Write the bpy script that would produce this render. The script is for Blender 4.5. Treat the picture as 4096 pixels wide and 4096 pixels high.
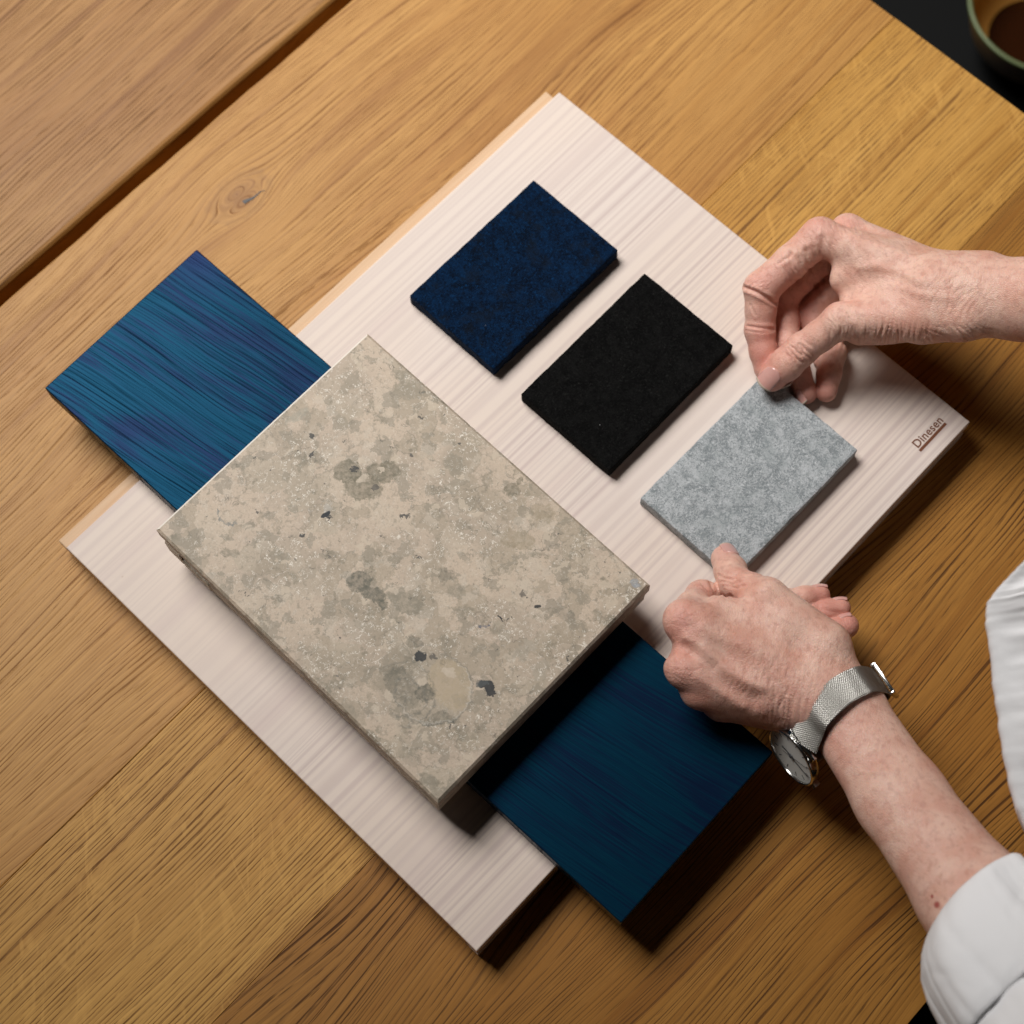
import bpy, bmesh, math, random
import numpy as np
from mathutils import Matrix, Vector
from mathutils.bvhtree import BVHTree

random.seed(7)
rng = np.random.default_rng(7)
for o in list(bpy.data.objects):
    bpy.data.objects.remove(o)
scene = bpy.context.scene
COL = scene.collection

# ------------------------------------------------------------------ camera
# world frame: table top is z = 0, x runs across the table planks, y along them
Z0 = 0.028                                   # top face of the pine board
FPX = 6910.12                                # focal length in pixels of a 4096 px frame
CAMR = np.array([[0.7241, 0.6895, -0.0183],   # image right
                 [0.6457, -0.6869, -0.3334],  # image down
                 [-0.2424, 0.2296, -0.9426]]) # viewing direction
u_, s_, v_ = np.linalg.svd(CAMR); CAMR = u_ @ v_
CAMC = np.array([0.27314, -0.26838, 1.02888 + Z0])
cam_data = bpy.data.cameras.new('camera')
cam = bpy.data.objects.new('camera', cam_data)
COL.objects.link(cam)
cam_data.sensor_width = 36.0
cam_data.lens = FPX / 4096 * 36.0
cam_data.clip_start = 0.05
cam_data.clip_end = 50
M = Matrix.Identity(4)
for r in range(3):
    M[r][0] = CAMR[0][r]; M[r][1] = -CAMR[1][r]; M[r][2] = -CAMR[2][r]; M[r][3] = CAMC[r]
cam.matrix_world = M
cam_data.dof.use_dof = True
cam_data.dof.focus_distance = 1.04
cam_data.dof.aperture_fstop = 5.6
scene.camera = cam

# ------------------------------------------------------------------ light
world = bpy.data.worlds.new('World'); scene.world = world; world.use_nodes = True
bg = world.node_tree.nodes['Background']
bg.inputs['Color'].default_value = (1.0, 0.93, 0.86, 1)
bg.inputs['Strength'].default_value = 0.005

def area_light(name, loc, target, size, size_y, energy, color, spread=180):
    d = bpy.data.lights.new(name, 'AREA'); d.shape = 'RECTANGLE'; d.spread = math.radians(spread)
    d.size = size; d.size_y = size_y; d.energy = energy; d.color = color
    o = bpy.data.objects.new(name, d); COL.objects.link(o)
    o.location = loc
    o.rotation_euler = (Vector(target) - Vector(loc)).to_track_quat('-Z', 'Y').to_euler()
    return o
area_light('window_light', (-1.48, 0.34, 2.10), (-0.36, 0.44, 0.0), 1.65, 1.05, 12.9, (1.0, 0.975, 0.95), 54)

vs = scene.view_settings
vs.view_transform = 'Standard'; vs.look = 'None'; vs.exposure = 0.0; vs.gamma = 1.0
vs.use_curve_mapping = False
scene.render.film_transparent = False
cy = scene.cycles
cy.max_bounces = 6; cy.diffuse_bounces = 3; cy.glossy_bounces = 3; cy.transmission_bounces = 4; cy.transparent_max_bounces = 6
cy.caustics_reflective = False; cy.caustics_refractive = False

# ------------------------------------------------------------------ helpers
def un(u, v, z):
    """point at height z (above the pine board's top) that is seen at photo pixel u, v (4096 frame)"""
    d = CAMR.T @ np.array([(u - 2048) / FPX, (v - 2048) / FPX, 1.0])
    t = (z + Z0 - CAMC[2]) / d[2]
    return CAMC + t * d

def mesh_obj(name, verts, faces, mat, parent=None, smooth=False):
    me = bpy.data.meshes.new(name)
    me.from_pydata([tuple(map(float, v)) for v in verts], [], [tuple(map(int, f)) for f in faces])
    me.update()
    if smooth:
        me.polygons.foreach_set('use_smooth', [True] * len(me.polygons))
    o = bpy.data.objects.new(name, me); COL.objects.link(o)
    if mat: me.materials.append(mat)
    if parent: o.parent = parent
    return o

def bm_obj(name, bm, mat, parent=None, smooth=False):
    me = bpy.data.meshes.new(name); bm.to_mesh(me); bm.free()
    if smooth:
        me.polygons.foreach_set('use_smooth', [True] * len(me.polygons))
    o = bpy.data.objects.new(name, me); COL.objects.link(o)
    if mat: me.materials.append(mat)
    if parent: o.parent = parent
    return o

def empty(name, loc):
    o = bpy.data.objects.new(name, None); COL.objects.link(o); o.location = loc
    o.empty_display_size = 0.02
    return o

def tag(o, label=None, cat=None, group=None, kind=None):
    if label: o['label'] = label
    if cat: o['category'] = cat
    if group: o['group'] = group
    if kind: o['kind'] = kind
    return o

def box_bm(x0, x1, y0, y1, z0, z1, bevel=0.0, seg=2):
    bm = bmesh.new()
    vs_ = [bm.verts.new((x, y, z)) for z in (z0, z1) for y in (y0, y1) for x in (x0, x1)]
    for f in ((0, 2, 3, 1), (4, 5, 7, 6), (0, 1, 5, 4), (2, 6, 7, 3), (0, 4, 6, 2), (1, 3, 7, 5)):
        bm.faces.new([vs_[i] for i in f])
    bmesh.ops.recalc_face_normals(bm, faces=bm.faces)
    if bevel:
        bmesh.ops.bevel(bm, geom=bm.edges[:], offset=bevel, segments=seg, profile=0.5, affect='EDGES')
    return bm

def slab(name, c, ang, w, l, z0, z1, mat, parent=None, bevel=0.001, seg=2, res=None, rough=0.0, seed=0):
    """a bevelled board centred at c, turned by ang; optional slightly uneven outline"""
    bm = box_bm(-w / 2, w / 2, -l / 2, l / 2, 0, z1 - z0, bevel, seg)
    if res:
        for ax, size in ((0, w), (1, l)):
            n = int(size / res)
            for i in range(1, n):
                co = [0, 0, 0]; no = [0, 0, 0]; co[ax] = -size / 2 + size * i / n; no[ax] = 1
                bmesh.ops.bisect_plane(bm, geom=bm.verts[:] + bm.edges[:] + bm.faces[:], plane_co=co, plane_no=no)
        r = np.random.default_rng(seed)
        ph = r.uniform(0, 6.28, 24)
        for v in bm.verts:
            x, y = v.co.x, v.co.y
            fx = sum(math.sin(y * k * 150 + ph[k] + v.co.z * 300 * k) / (1 + .4 * k) for k in range(1, 9))
            fy = sum(math.sin(x * k * 150 + ph[k + 10] + v.co.z * 300 * k) / (1 + .4 * k) for k in range(1, 9))
            if abs(x) > w / 2 - bevel * 1.2: v.co.x += rough * fx * .35
            if abs(y) > l / 2 - bevel * 1.2: v.co.y += rough * fy * .35
            if v.co.z > (z1 - z0) * .6: v.co.z += rough * .5 * (fx * fy) * .15
    o = bm_obj(name, bm, mat, parent, smooth=bool(res))
    o.location = (c[0], c[1], z0); o.rotation_euler = (0, 0, ang)
    return o

# ------------------------------------------------------------------ node building
class NT:
    def __init__(s, name):
        s.mat = bpy.data.materials.new(name); s.mat.use_nodes = True
        s.t = s.mat.node_tree; s.t.nodes.clear()
        s.out = s.t.nodes.new('ShaderNodeOutputMaterial')
        s.b = s.t.nodes.new('ShaderNodeBsdfPrincipled')
        s.t.links.new(s.b.outputs[0], s.out.inputs[0])
    def _in(s, sock, v):
        if v is None: return
        if isinstance(v, bpy.types.NodeSocket): s.t.links.new(v, sock)
        else:
            if isinstance(v, tuple) and len(v) == 3 and sock.type == 'RGBA': v = (*v, 1)
            sock.default_value = v
    def coord(s, kind='Object'):
        return s.t.nodes.new('ShaderNodeTexCoord').outputs[kind]
    def sep(s, v):
        n = s.t.nodes.new('ShaderNodeSeparateXYZ'); s._in(n.inputs[0], v); return n.outputs
    def comb(s, x=0.0, y=0.0, z=0.0):
        n = s.t.nodes.new('ShaderNodeCombineXYZ')
        for i, v in enumerate((x, y, z)): s._in(n.inputs[i], v)
        return n.outputs[0]
    def m(s, op, a, b=None, c=None, clamp=False):
        n = s.t.nodes.new('ShaderNodeMath'); n.operation = op; n.use_clamp = clamp
        for i, v in enumerate((a, b, c)): s._in(n.inputs[i], v)
        return n.outputs[0]
    def add(s, a, b): return s.m('ADD', a, b)
    def sub(s, a, b): return s.m('SUBTRACT', a, b)
    def mul(s, a, b): return s.m('MULTIPLY', a, b)
    def mad(s, a, b, c): return s.m('MULTIPLY_ADD', a, b, c)
    def vm(s, op, a, b=None, c=None):
        n = s.t.nodes.new('ShaderNodeVectorMath'); n.operation = op
        s._in(n.inputs[0], a); s._in(n.inputs[1], b)
        if c is not None: s._in(n.inputs[2], c)
        return n.outputs[1] if op in ('LENGTH', 'DISTANCE', 'DOT_PRODUCT') else n.outputs[0]
    def noise(s, vec, scale=1.0, detail=2.0, rough=0.5, dist=0.0, col=False):
        n = s.t.nodes.new('ShaderNodeTexNoise'); s._in(n.inputs['Vector'], vec)
        s._in(n.inputs['Scale'], scale); s._in(n.inputs['Detail'], detail)
        s._in(n.inputs['Roughness'], rough); s._in(n.inputs['Distortion'], dist)
        return n.outputs['Color'] if col else n.outputs['Fac']
    def vor(s, vec, scale=1.0, feature='F1', rand=1.0, out='Distance'):
        n = s.t.nodes.new('ShaderNodeTexVoronoi'); n.feature = feature
        s._in(n.inputs['Vector'], vec); s._in(n.inputs['Scale'], scale); s._in(n.inputs['Randomness'], rand)
        return n.outputs[out]
    def sst(s, v, lo, hi):   # smoothstep
        n = s.t.nodes.new('ShaderNodeMapRange'); n.interpolation_type = 'SMOOTHSTEP'
        s._in(n.inputs['Value'], v); s._in(n.inputs['From Min'], lo); s._in(n.inputs['From Max'], hi)
        return n.outputs[0]
    def lin(s, v, lo, hi, a=0.0, b=1.0):
        n = s.t.nodes.new('ShaderNodeMapRange'); s._in(n.inputs['Value'], v)
        s._in(n.inputs['From Min'], lo); s._in(n.inputs['From Max'], hi)
        s._in(n.inputs['To Min'], a); s._in(n.inputs['To Max'], b)
        return n.outputs[0]
    def mix(s, f, a, b, mode='MIX'):
        n = s.t.nodes.new('ShaderNodeMix'); n.data_type = 'RGBA'; n.blend_type = mode
        s._in(n.inputs[0], f); s._in(n.inputs[6], a); s._in(n.inputs[7], b)
        return n.outputs[2]
    def bump(s, h, strength, dist=0.001, normal=None):
        n = s.t.nodes.new('ShaderNodeBump'); s._in(n.inputs['Height'], h)
        n.inputs['Strength'].default_value = strength; n.inputs['Distance'].default_value = dist
        if normal: s._in(n.inputs['Normal'], normal)
        return n.outputs[0]
    def attr(s, name, out='Fac'):
        n = s.t.nodes.new('ShaderNodeAttribute'); n.attribute_name = name; return n.outputs[out]
    def done(s, color=None, rough=0.5, normal=None, spec=0.5, metal=0.0, **kw):
        s._in(s.b.inputs['Base Color'], color); s._in(s.b.inputs['Roughness'], rough)
        s._in(s.b.inputs['Specular IOR Level'], spec); s._in(s.b.inputs['Metallic'], metal)
        if normal: s._in(s.b.inputs['Normal'], normal)
        for k, v in kw.items(): s._in(s.b.inputs[k.replace('_', ' ')], v)
        return s.mat

def plain(name, col, rough=0.5, metal=0.0, spec=0.5):
    return NT(name).done(col, rough, None, spec, metal)

# ------------------------------------------------------------------ wood
def oak(name, seed, ring=0.0035, pore=0.75, flame=0.02, base=(0.40, 0.215, 0.075), dark=(0.16, 0.062, 0.016),
        pale=(0.50, 0.30, 0.125), fleck=0.0, knot=None, dash=1.0, tone=0.5, strk=0.8):
    """oiled oak seen from above: fibres run along y, pores as dark dashes along the growth rings"""
    n = NT(name)
    p = n.sep(n.coord())
    x, y = p[0], p[1]
    zc = n.mul(p[2], 6.0)
    so = seed * 3.71
    low = n.noise(n.comb(n.mad(x, 5.0, so), n.mad(y, 1.5, so), n.add(zc, seed)), 1.0, 2.0, 0.5)
    mid = n.noise(n.comb(n.mad(x, 22.0, so), n.mad(y, 5.0, so), seed * 1.3), 1.0, 2.0, 0.5)
    xs = n.add(x, n.add(n.mul(n.sub(low, 0.5), flame * 6), n.mul(n.sub(mid, 0.5), 0.006)))
    kd = None
    if knot:
        kx, ky, kr = knot
        dx = n.sub(x, kx); dy = n.mul(n.sub(y, ky), 0.62)
        kd = n.m('SQRT', n.add(n.mul(dx, dx), n.mul(dy, dy)))
        # grain flows round the knot
        push = n.mul(n.m('EXPONENT', n.mul(kd, -1.0 / (kr * 2.6))), kr * 1.9)
        sgn = n.m('DIVIDE', dx, n.add(kd, 0.004))
        xs = n.sub(xs, n.mul(push, sgn))
    rf = n.mul(xs, 1.0 / ring)
    ri = n.noise(n.comb(n.mul(rf, 0.23), so, n.mul(y, 0.6)), 1.0, 1.0)
    rf = n.add(rf, n.mul(ri, 5.0))
    saw = n.m('FRACT', rf)
    early = n.m('SUBTRACT', 1.0, n.sst(saw, 0.10, 0.62))           # pore rows sit at the ring's start
    late = n.sst(saw, 0.35, 1.0)
    patch = n.sst(n.noise(n.comb(n.mad(x, 26.0, so), n.mad(y, 7.0, so), 2.0 + seed), 1.0, 2.0), 0.30, 0.62)
    def dashes(dx, dy, sd, rad):
        v = n.t.nodes.new('ShaderNodeTexVoronoi'); v.feature = 'F1'
        n._in(v.inputs['Vector'], n.comb(n.mad(xs, 1.0 / dx, sd), n.mad(y, 1.0 / (dy * dash), sd), sd))
        v.inputs['Scale'].default_value = 1.0
        rnd = n.sep(v.outputs['Color'])[0]
        r_ = n.mul(n.mul(n.mad(early, 0.80, 0.14), n.mad(rnd, 0.9, 0.25)), n.mul(n.mad(patch, 0.55, 0.45), rad))
        return n.m('SUBTRACT', 1.0, n.sst(v.outputs['Distance'], n.mul(r_, 0.45), r_))
    st = n.noise(n.comb(n.mul(xs, 1250.0), n.mul(y, 22.0 / dash), seed + 2.0), 1.0, 1.5, 0.45)
    st = n.mul(n.sst(n.mad(early, 0.08, st), 0.55, 0.65), n.mul(n.mad(early, 0.8, 0.2), n.mad(patch, .6, .4)))
    pm = n.m('MAXIMUM', n.m('MAXIMUM', n.mul(dashes(.00078, .0150, seed, .74), .85), n.mul(dashes(.00055, .0085, seed + 7.3, .66), .75)), n.mul(st, strk))
    fib = n.noise(n.comb(n.mul(xs, 2600.0), n.mul(y, 45.0), seed + 9.0), 1.0, 2.0, 0.6)
    tone_n = n.noise(n.comb(n.mad(x, 9.0, so), n.mad(y, 3.0, so), 7.0), 1.0, 3.0, 0.55)
    streak = n.noise(n.comb(n.mul(xs, 110.0), n.mul(y, 4.0), seed + 3.0), 1.0, 3.0, 0.6)
    c = n.mix(n.sst(n.mad(tone_n, 0.6, n.mul(streak, 0.4)), tone - .2, tone + .2), base, pale)
    c = n.mix(n.mul(late, 0.30), c, tuple(.58 * v for v in base))
    c = n.mix(n.mul(n.sst(fib, 0.40, 0.70), 0.34), c, tuple(.62 * v for v in base))
    band = n.sst(n.noise(n.comb(n.mul(xs, 60.0), n.mul(y, 2.2), seed + 11.0), 1.0, 3.0, 0.6), 0.52, 0.68)
    c = n.mix(n.mul(band, 0.45), c, (.55 * base[0], .42 * base[1], .30 * base[2]))
    lw = n.noise(n.comb(n.mad(xs, 70.0, so), n.mul(y, 6.0), seed + 4.0), 1.0, 2.0, 0.55)
    line = n.mul(n.m('SUBTRACT', 1.0, n.sst(saw, 0.05, 0.30)), n.mul(n.sst(saw, 0.0, 0.05), n.sst(lw, 0.36, 0.60)))
    c = n.mix(n.mul(line, 0.62 * min(1.0, pore)), c, tuple(1.25 * v for v in dark))
    if fleck:
        q = n.comb(n.mad(x, 22.0, so), n.mad(y, 48.0, n.mul(x, 38.0)), seed)
        fl = n.noise(q, 1.0, 2.5, 0.5, 0.5)
        rib = n.mul(n.m('SUBTRACT', 1.0, n.sst(n.m('ABSOLUTE', n.sub(fl, 0.52)), 0.0, 0.040)), 0.6)
        sel = n.sst(n.noise(n.comb(n.mad(x, 20.0, so), n.mad(y, 15.0, so), 3.0), 1.0, 1.0), 0.50, 0.62)
        fm = n.m('MAXIMUM', n.mul(rib, sel), n.mul(n.sst(fl, 0.66, 0.72), 0.8))
        c = n.mix(n.mul(fm, 0.42 * fleck), c, tuple(min(1, v * 1.08) for v in pale))
        pm = n.mul(pm, n.m('SUBTRACT', 1.0, n.mul(fm, 0.65)))
    c = n.mix(n.mul(pm, pore), c, dark)
    h = n.sub(n.mul(fib, 0.25), n.mul(pm, 1.0))
    rough = n.mad(pm, 0.25, n.mad(tone_n, 0.08, 0.42))
    if kd:
        wob = n.noise(n.comb(n.mul(x, 160.0), n.mul(y, 110.0), 4.0), 1.0, 3.0)
        kk = n.add(kd, n.mul(n.sub(wob, 0.5), 0.012))
        core = n.m('SUBTRACT', 1.0, n.sst(kk, kr * 0.25, kr * 1.25))
        c = n.mix(n.mul(core, 0.50), c, (0.19, 0.075, 0.028))
        halo = n.m('SUBTRACT', 1.0, n.sst(n.m('ABSOLUTE', n.sub(kk, kr * 1.25)), 0.0, kr * 0.30))
        c = n.mix(n.mul(halo, 0.22), c, (0.16, 0.07, 0.03))
    nrm = n.bump(n.noise(n.comb(n.mul(x, 1700.0), n.mul(y, 60.0), 1.0), 1.0, 1.0), 0.25, 0.0003)
    return n.done(c, rough, nrm, 0.22)

def pine_white():
    n = NT('whitened_pine')
    p = n.sep(n.coord()); x, y = p[0], p[1]
    low = n.noise(n.comb(n.mul(x, 4.0), n.mul(y, 1.1), 3.0), 1.0, 2.0)
    mid = n.noise(n.comb(n.mul(x, 25.0), n.mul(y, 3.0), 1.0), 1.0, 2.0)
    xs = n.add(x, n.add(n.mul(n.sub(low, .5), .022), n.mul(n.sub(mid, .5), .0035)))
    dens = n.noise(n.comb(n.mul(x, 13.0), n.mul(y, 0.3), 9.0), 1.0, 1.0)
    rf = n.add(n.mul(xs, 138.0), n.mul(dens, 9.0))
    rf = n.add(rf, n.mul(n.noise(n.comb(n.mul(rf, 0.31), n.mul(y, .6), 0.0), 1.0, 1.0), 2.4))
    saw = n.m('FRACT', rf)
    rid = n.noise(n.comb(n.mul(n.m('FLOOR', rf), 7.31), n.mul(y, .5), 2.0), 1.0, 0.0)
    late = n.mul(n.sst(saw, 0.38, 0.66), n.m('SUBTRACT', 1.0, n.sst(saw, 0.70, 0.96)))
    late = n.mul(late, n.mad(n.sst(rid, .3, .7), .85, .15))
    wide = n.sst(n.noise(n.comb(n.mad(x, 8.0, 4.4), n.mul(y, 2.0), 5.0), 1.0, 1.0), 0.30, 0.55)
    late = n.mul(late, n.mad(wide, 0.75, 0.25))
    fib = n.noise(n.comb(n.mul(xs, 2300.0), n.mul(y, 25.0), 1.0), 1.0, 2.0, 0.6)
    tone = n.noise(n.comb(n.mul(x, 9.0), n.mul(y, 3.0), 6.0), 1.0, 2.0)
    c = n.mix(n.sst(tone, .3, .7), (0.745, 0.645, 0.58), (0.75, 0.63, 0.54))
    saw2 = n.m('FRACT', n.mul(rf, 1.63))
    late2 = n.mul(n.sst(saw2, .35, .60), n.m('SUBTRACT', 1.0, n.sst(saw2, .62, .92)))
    c = n.mix(n.mul(late, 0.56), c, (0.47, 0.365, 0.345))
    c = n.mix(n.mul(n.mul(late2, n.mad(wide, .7, .3)), 0.30), c, (0.52, 0.42, 0.40))
    pk = n.sst(n.noise(n.comb(n.mul(xs, 45.0), n.mul(y, 1.2), 8.0), 1.0, 2.0), .5, .7)
    c = n.mix(n.mul(pk, .50), c, (0.63, 0.505, 0.465))
    c = n.mix(n.mul(n.sst(fib, .45, .8), 0.10), c, (0.46, 0.38, 0.35))
    sp = n.vor(n.comb(n.mul(x, 26.0), n.mul(y, 20.0), 0.0), 1.0)
    c = n.mix(n.mul(n.m('SUBTRACT', 1.0, n.sst(sp, 0.018, 0.032)), 0.55), c, (0.42, 0.27, 0.17))
    nrm = n.bump(n.noise(n.comb(n.mul(x, 1700.0), n.mul(y, 40.0), 1.0), 1.0, 1.0), 0.10, 0.0002)
    return n.done(c, n.mad(late, -0.06, 0.50), nrm, 0.25)

def pine_raw():
    n = NT('raw_pine')
    p = n.sep(n.coord())
    f = n.noise(n.comb(n.mul(p[0], 500.0), n.mul(p[1], 12.0), p[2]), 1.0, 3.0)
    c = n.mix(n.sst(f, .3, .7), (0.66, 0.46, 0.29), (0.60, 0.39, 0.23))
    return n.done(c, 0.6, n.bump(f, .2, .0003), 0.3)

def oak_blue():
    n = NT('blue_stained_oak')
    p = n.sep(n.coord()); x, y = p[0], p[1]
    low = n.noise(n.comb(n.mul(x, 2.5), n.mul(y, 7.0), 1.0), 1.0, 2.0)
    mid = n.noise(n.comb(n.mul(x, 14.0), n.mul(y, 40.0), 1.0), 1.0, 2.0)
    ys = n.add(n.mad(x, -0.16, y), n.add(n.mul(n.sub(low, .5), .034), n.mul(n.sub(mid, .5), .0025)))
    rf = n.mul(ys, 330.0)
    rf = n.add(rf, n.mul(n.noise(n.comb(n.mul(rf, .3), n.mul(x, 1.0), 3.0), 1.0, 1.0), 3.0))
    saw = n.m('FRACT', rf)
    early = n.m('SUBTRACT', 1.0, n.sst(saw, 0.0, 0.7))
    pores = n.noise(n.comb(n.mul(x, 15.0), n.mul(ys, 1500.0), 1.0), 1.0, 2.0, .5)
    pores2 = n.noise(n.comb(n.mul(x, 12.0), n.mul(ys, 1000.0), 7.0), 1.0, 2.0, .6)
    pm = n.mul(n.sst(n.mad(pores, .5, n.mul(pores2, .5)), .46, .60), n.mad(early, .7, .3))
    blot = n.noise(n.comb(n.mul(x, 13.0), n.mad(ys, 36.0, 2.0), 5.0), 1.0, 3.0, .6, .3)
    blot2 = n.noise(n.comb(n.mul(x, 6.0), n.mul(ys, 720.0), 6.0), 1.0, 3.0, .6)
    bm_ = n.mul(n.sst(n.mad(blot, .55, n.mul(blot2, .45)), .45, .60), .85)
    tq = n.noise(n.comb(n.mul(x, 5.0), n.mul(ys, 430.0), 8.0), 1.0, 3.0, .6)
    c = n.mix(n.sst(tq, .35, .65), (0.0010, 0.0085, 0.022), (0.0011, 0.0125, 0.024))
    fib = n.noise(n.comb(n.mul(x, 30.0), n.mul(ys, 2400.0), 4.0), 1.0, 2.0, .6)
    c = n.mix(n.mul(n.sst(fib, .44, .68), .70), c, (0.0014, 0.024, 0.040))
    c = n.mix(n.mul(bm_, .78), c, (0.0018, 0.0042, 0.0165))
    c = n.mix(n.mul(pm, .45), c, (0.0015, 0.004, 0.014))
    nrm = n.bump(n.noise(n.comb(n.mul(x, 40.0), n.mul(n.mad(x, -0.16, y), 1900.0), 1.0), 1.0, 1.0), .09, .0003)
    pd = n.m('SQRT', n.add(n.m('POWER', n.add(x, .2475), 2.0), n.m('POWER', n.mul(n.sub(y, .0675), 1.3), 2.0)))
    pur = n.mul(n.m('SUBTRACT', 1.0, n.sst(n.add(pd, n.mul(n.sub(blot, .5), .06)), .0, .055)), .75)
    c = n.mix(pur, c, (0.008, 0.006, 0.040))
    bm_ = n.m('MAXIMUM', bm_, pur)
    tint = n.mix(bm_, (0.05, 0.42, 0.82), (0.12, 0.20, 0.62))
    return n.done(c, n.mad(pm, .25, .40), nrm, n.mul(n.m('SUBTRACT', 1.0, n.mul(pm, .36)), 0.38), Specular_Tint=tint)

S_ = 4096 / 1932.0                       # measured on a 1932 px view of the photograph
STONE_C, STONE_A, STONE_W, STONE_L, STONE_Z0, STONE_Z1 = (-0.00871, -0.09504), -0.00463, 0.23994, 0.17953, 0.0163, 0.0457

def limestone():
    n = NT('shelly_limestone')
    co = n.coord()
    warp = n.noise(co, 45.0, 3.0, .6, 0.0, True)
    wv = n.vm('SUBTRACT', warp, (0.5, 0.5, 0.5))
    q = n.vm('MULTIPLY_ADD', wv, (0.012, 0.012, 0.012), co)
    fine = n.noise(co, 240.0, 4.0, .65)
    fw = n.vm('MULTIPLY_ADD', n.vm('SUBTRACT', n.noise(co, 260.0, 4.0, .7, 0.0, True), (.5, .5, .5)), (0.0075, 0.0075, 0.0075), q)
    c = n.mix(n.sst(n.noise(q, 28.0, 3.0, .55), .35, .65), (0.58, 0.47, 0.36), (0.53, 0.43, 0.335))
    # interlocking patches of paler and greyer mud
    cell = n.vor(fw, 62.0, 'F1', 1.0, 'Color'); cs = n.sep(cell)
    c = n.mix(n.mul(n.sst(cs[0], .58, .64), .48), c, (0.345, 0.29, 0.21))
    c = n.mix(n.mul(n.sst(cs[1], .72, .78), .40), c, (0.58, 0.49, 0.38))
    cell2 = n.sep(n.vor(fw, 135.0, 'F1', 1.0, 'Color'))
    c = n.mix(n.mul(n.sst(cell2[0], .80, .83), .55), c, (0.27, 0.24, 0.185))
    c = n.mix(n.mul(n.sst(cell2[1], .90, .93), .45), c, (0.60, 0.52, 0.42))
    grain = n.noise(co, 900.0, 2.0, .6)
    c = n.mix(n.mul(n.sst(grain, .48, .70), .30), c, (0.28, 0.235, 0.18))
    c = n.mix(n.mul(n.sst(fine, .54, .66), .42), c, (0.25, 0.22, 0.17))
    # clustered zone of shell hash
    clus = n.sst(n.noise(q, 30.0, 2.0, .5), .46, .60)
    clus2 = n.mad(clus, .72, .28)
    c = n.mix(n.mul(clus, .34), c, (0.35, 0.295, 0.22))
    sq = n.m('ABSOLUTE', n.sub(n.noise(co, 430.0, 1.0, .5, .8), .5))
    brk = n.sst(n.noise(co, 330.0, 1.0), .48, .56)
    whit = n.mul(n.mul(n.m('SUBTRACT', 1.0, n.sst(sq, .010, .036)), brk), clus2)
    c = n.mix(n.mul(whit, .95), c, (0.82, 0.76, 0.66))
    dots = n.m('SUBTRACT', 1.0, n.sst(n.vor(fw, 420.0), .10, .24))
    dsel = n.sst(n.sep(n.vor(fw, 420.0, 'F1', 1.0, 'Color'))[0], .76, .80)
    c = n.mix(n.mul(n.mul(dots, dsel), n.mad(clus, .6, .3)), c, (0.76, 0.70, 0.61))
    dsel2 = n.sst(n.sep(n.vor(fw, 300.0, 'F1', 1.0, 'Color'))[1], .87, .90)
    dots2 = n.m('SUBTRACT', 1.0, n.sst(n.vor(fw, 300.0), .10, .26))
    c = n.mix(n.mul(n.mul(dots2, dsel2), .55), c, (0.20, 0.18, 0.145))
    ol = n.noise(fw, 64.0, 3.0, .62)
    olm = n.mul(n.sst(ol, .605, .635), n.mad(n.sst(n.noise(co, 420.0, 3.0, .65), .35, .60), -.55, 1.0))
    c = n.mix(n.mul(olm, .62), c, (0.225, 0.200, 0.145))
    pl_ = n.mul(n.sst(n.noise(fw, 88.0, 2.0, .55), .64, .67), .7)
    c = n.mix(pl_, c, (0.60, 0.505, 0.39))
    dk = n.mul(n.sst(n.noise(fw, 230.0, 2.0, .6), .70, .74), .8)
    c = n.mix(dk, c, (0.06, 0.062, 0.058))
    eg = n.mul(n.m('SUBTRACT', 1.0, n.sst(n.vor(fw, 62.0, 'DISTANCE_TO_EDGE'), .006, .030)), n.sst(n.noise(co, 75.0, 2.0), .50, .60))
    c = n.mix(n.mul(eg, .45), c, (0.17, 0.155, 0.12))
    # thin dark cracks
    ck = n.m('ABSOLUTE', n.sub(n.noise(q, 95.0, 2.0, .5, .4), .5))
    csel = n.sst(n.noise(co, 60.0, 1.0), .60, .66)
    c = n.mix(n.mul(n.mul(n.m('SUBTRACT', 1.0, n.sst(ck, .002, .008)), csel), .6), c, (0.10, 0.09, 0.075))
    # the larger inclusions that can be picked out one by one
    ca, sa = math.cos(STONE_A), math.sin(STONE_A)
    def loc(u, v):
        w = un(u, v, STONE_Z1); dx, dy = w[0] - STONE_C[0], w[1] - STONE_C[1]
        return (ca * dx + sa * dy, -sa * dx + ca * dy)
    fx = n.sep(fw)
    speck = n.mul(n.sub(n.noise(co, 520.0, 3.0, .7), .5), .55)
    tex = n.mad(n.sst(n.noise(co, 380.0, 3.0, .65), .32, .62), -.45, 1.08)
    def blob(u, v, rx, ry, ang, col, k, soft=.12):
        cx, cy = loc(u, v); a = math.radians(ang)
        dx = n.sub(fx[0], cx); dy = n.sub(fx[1], cy)
        e1 = n.mul(n.add(n.mul(dx, math.cos(a)), n.mul(dy, math.sin(a))), 1 / rx)
        e2 = n.mul(n.sub(n.mul(dy, math.cos(a)), n.mul(dx, math.sin(a))), 1 / ry)
        d = n.m('SQRT', n.add(n.mul(e1, e1), n.mul(e2, e2)))
        mk = n.m('SUBTRACT', 1.0, n.sst(n.add(d, speck), 1 - soft, 1 + soft * .4))
        return (n.mul(mk, k) if sum(col) < .12 else n.mul(n.mul(mk, tex), k)), col
    A = lambda x, y: (1300 + .4658 * x, 1750 + .4658 * y)
    B = lambda x, y: (1200 + .7764 * x, 2200 + .7764 * y)
    D = lambda x, y: (550 + .5952 * x, 1250 + .5952 * y)
    olive = (0.165, 0.148, 0.100); grey = (0.130, 0.125, 0.095); ink = (0.016, 0.022, 0.028); pal = (0.60, 0.51, 0.40)
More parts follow.
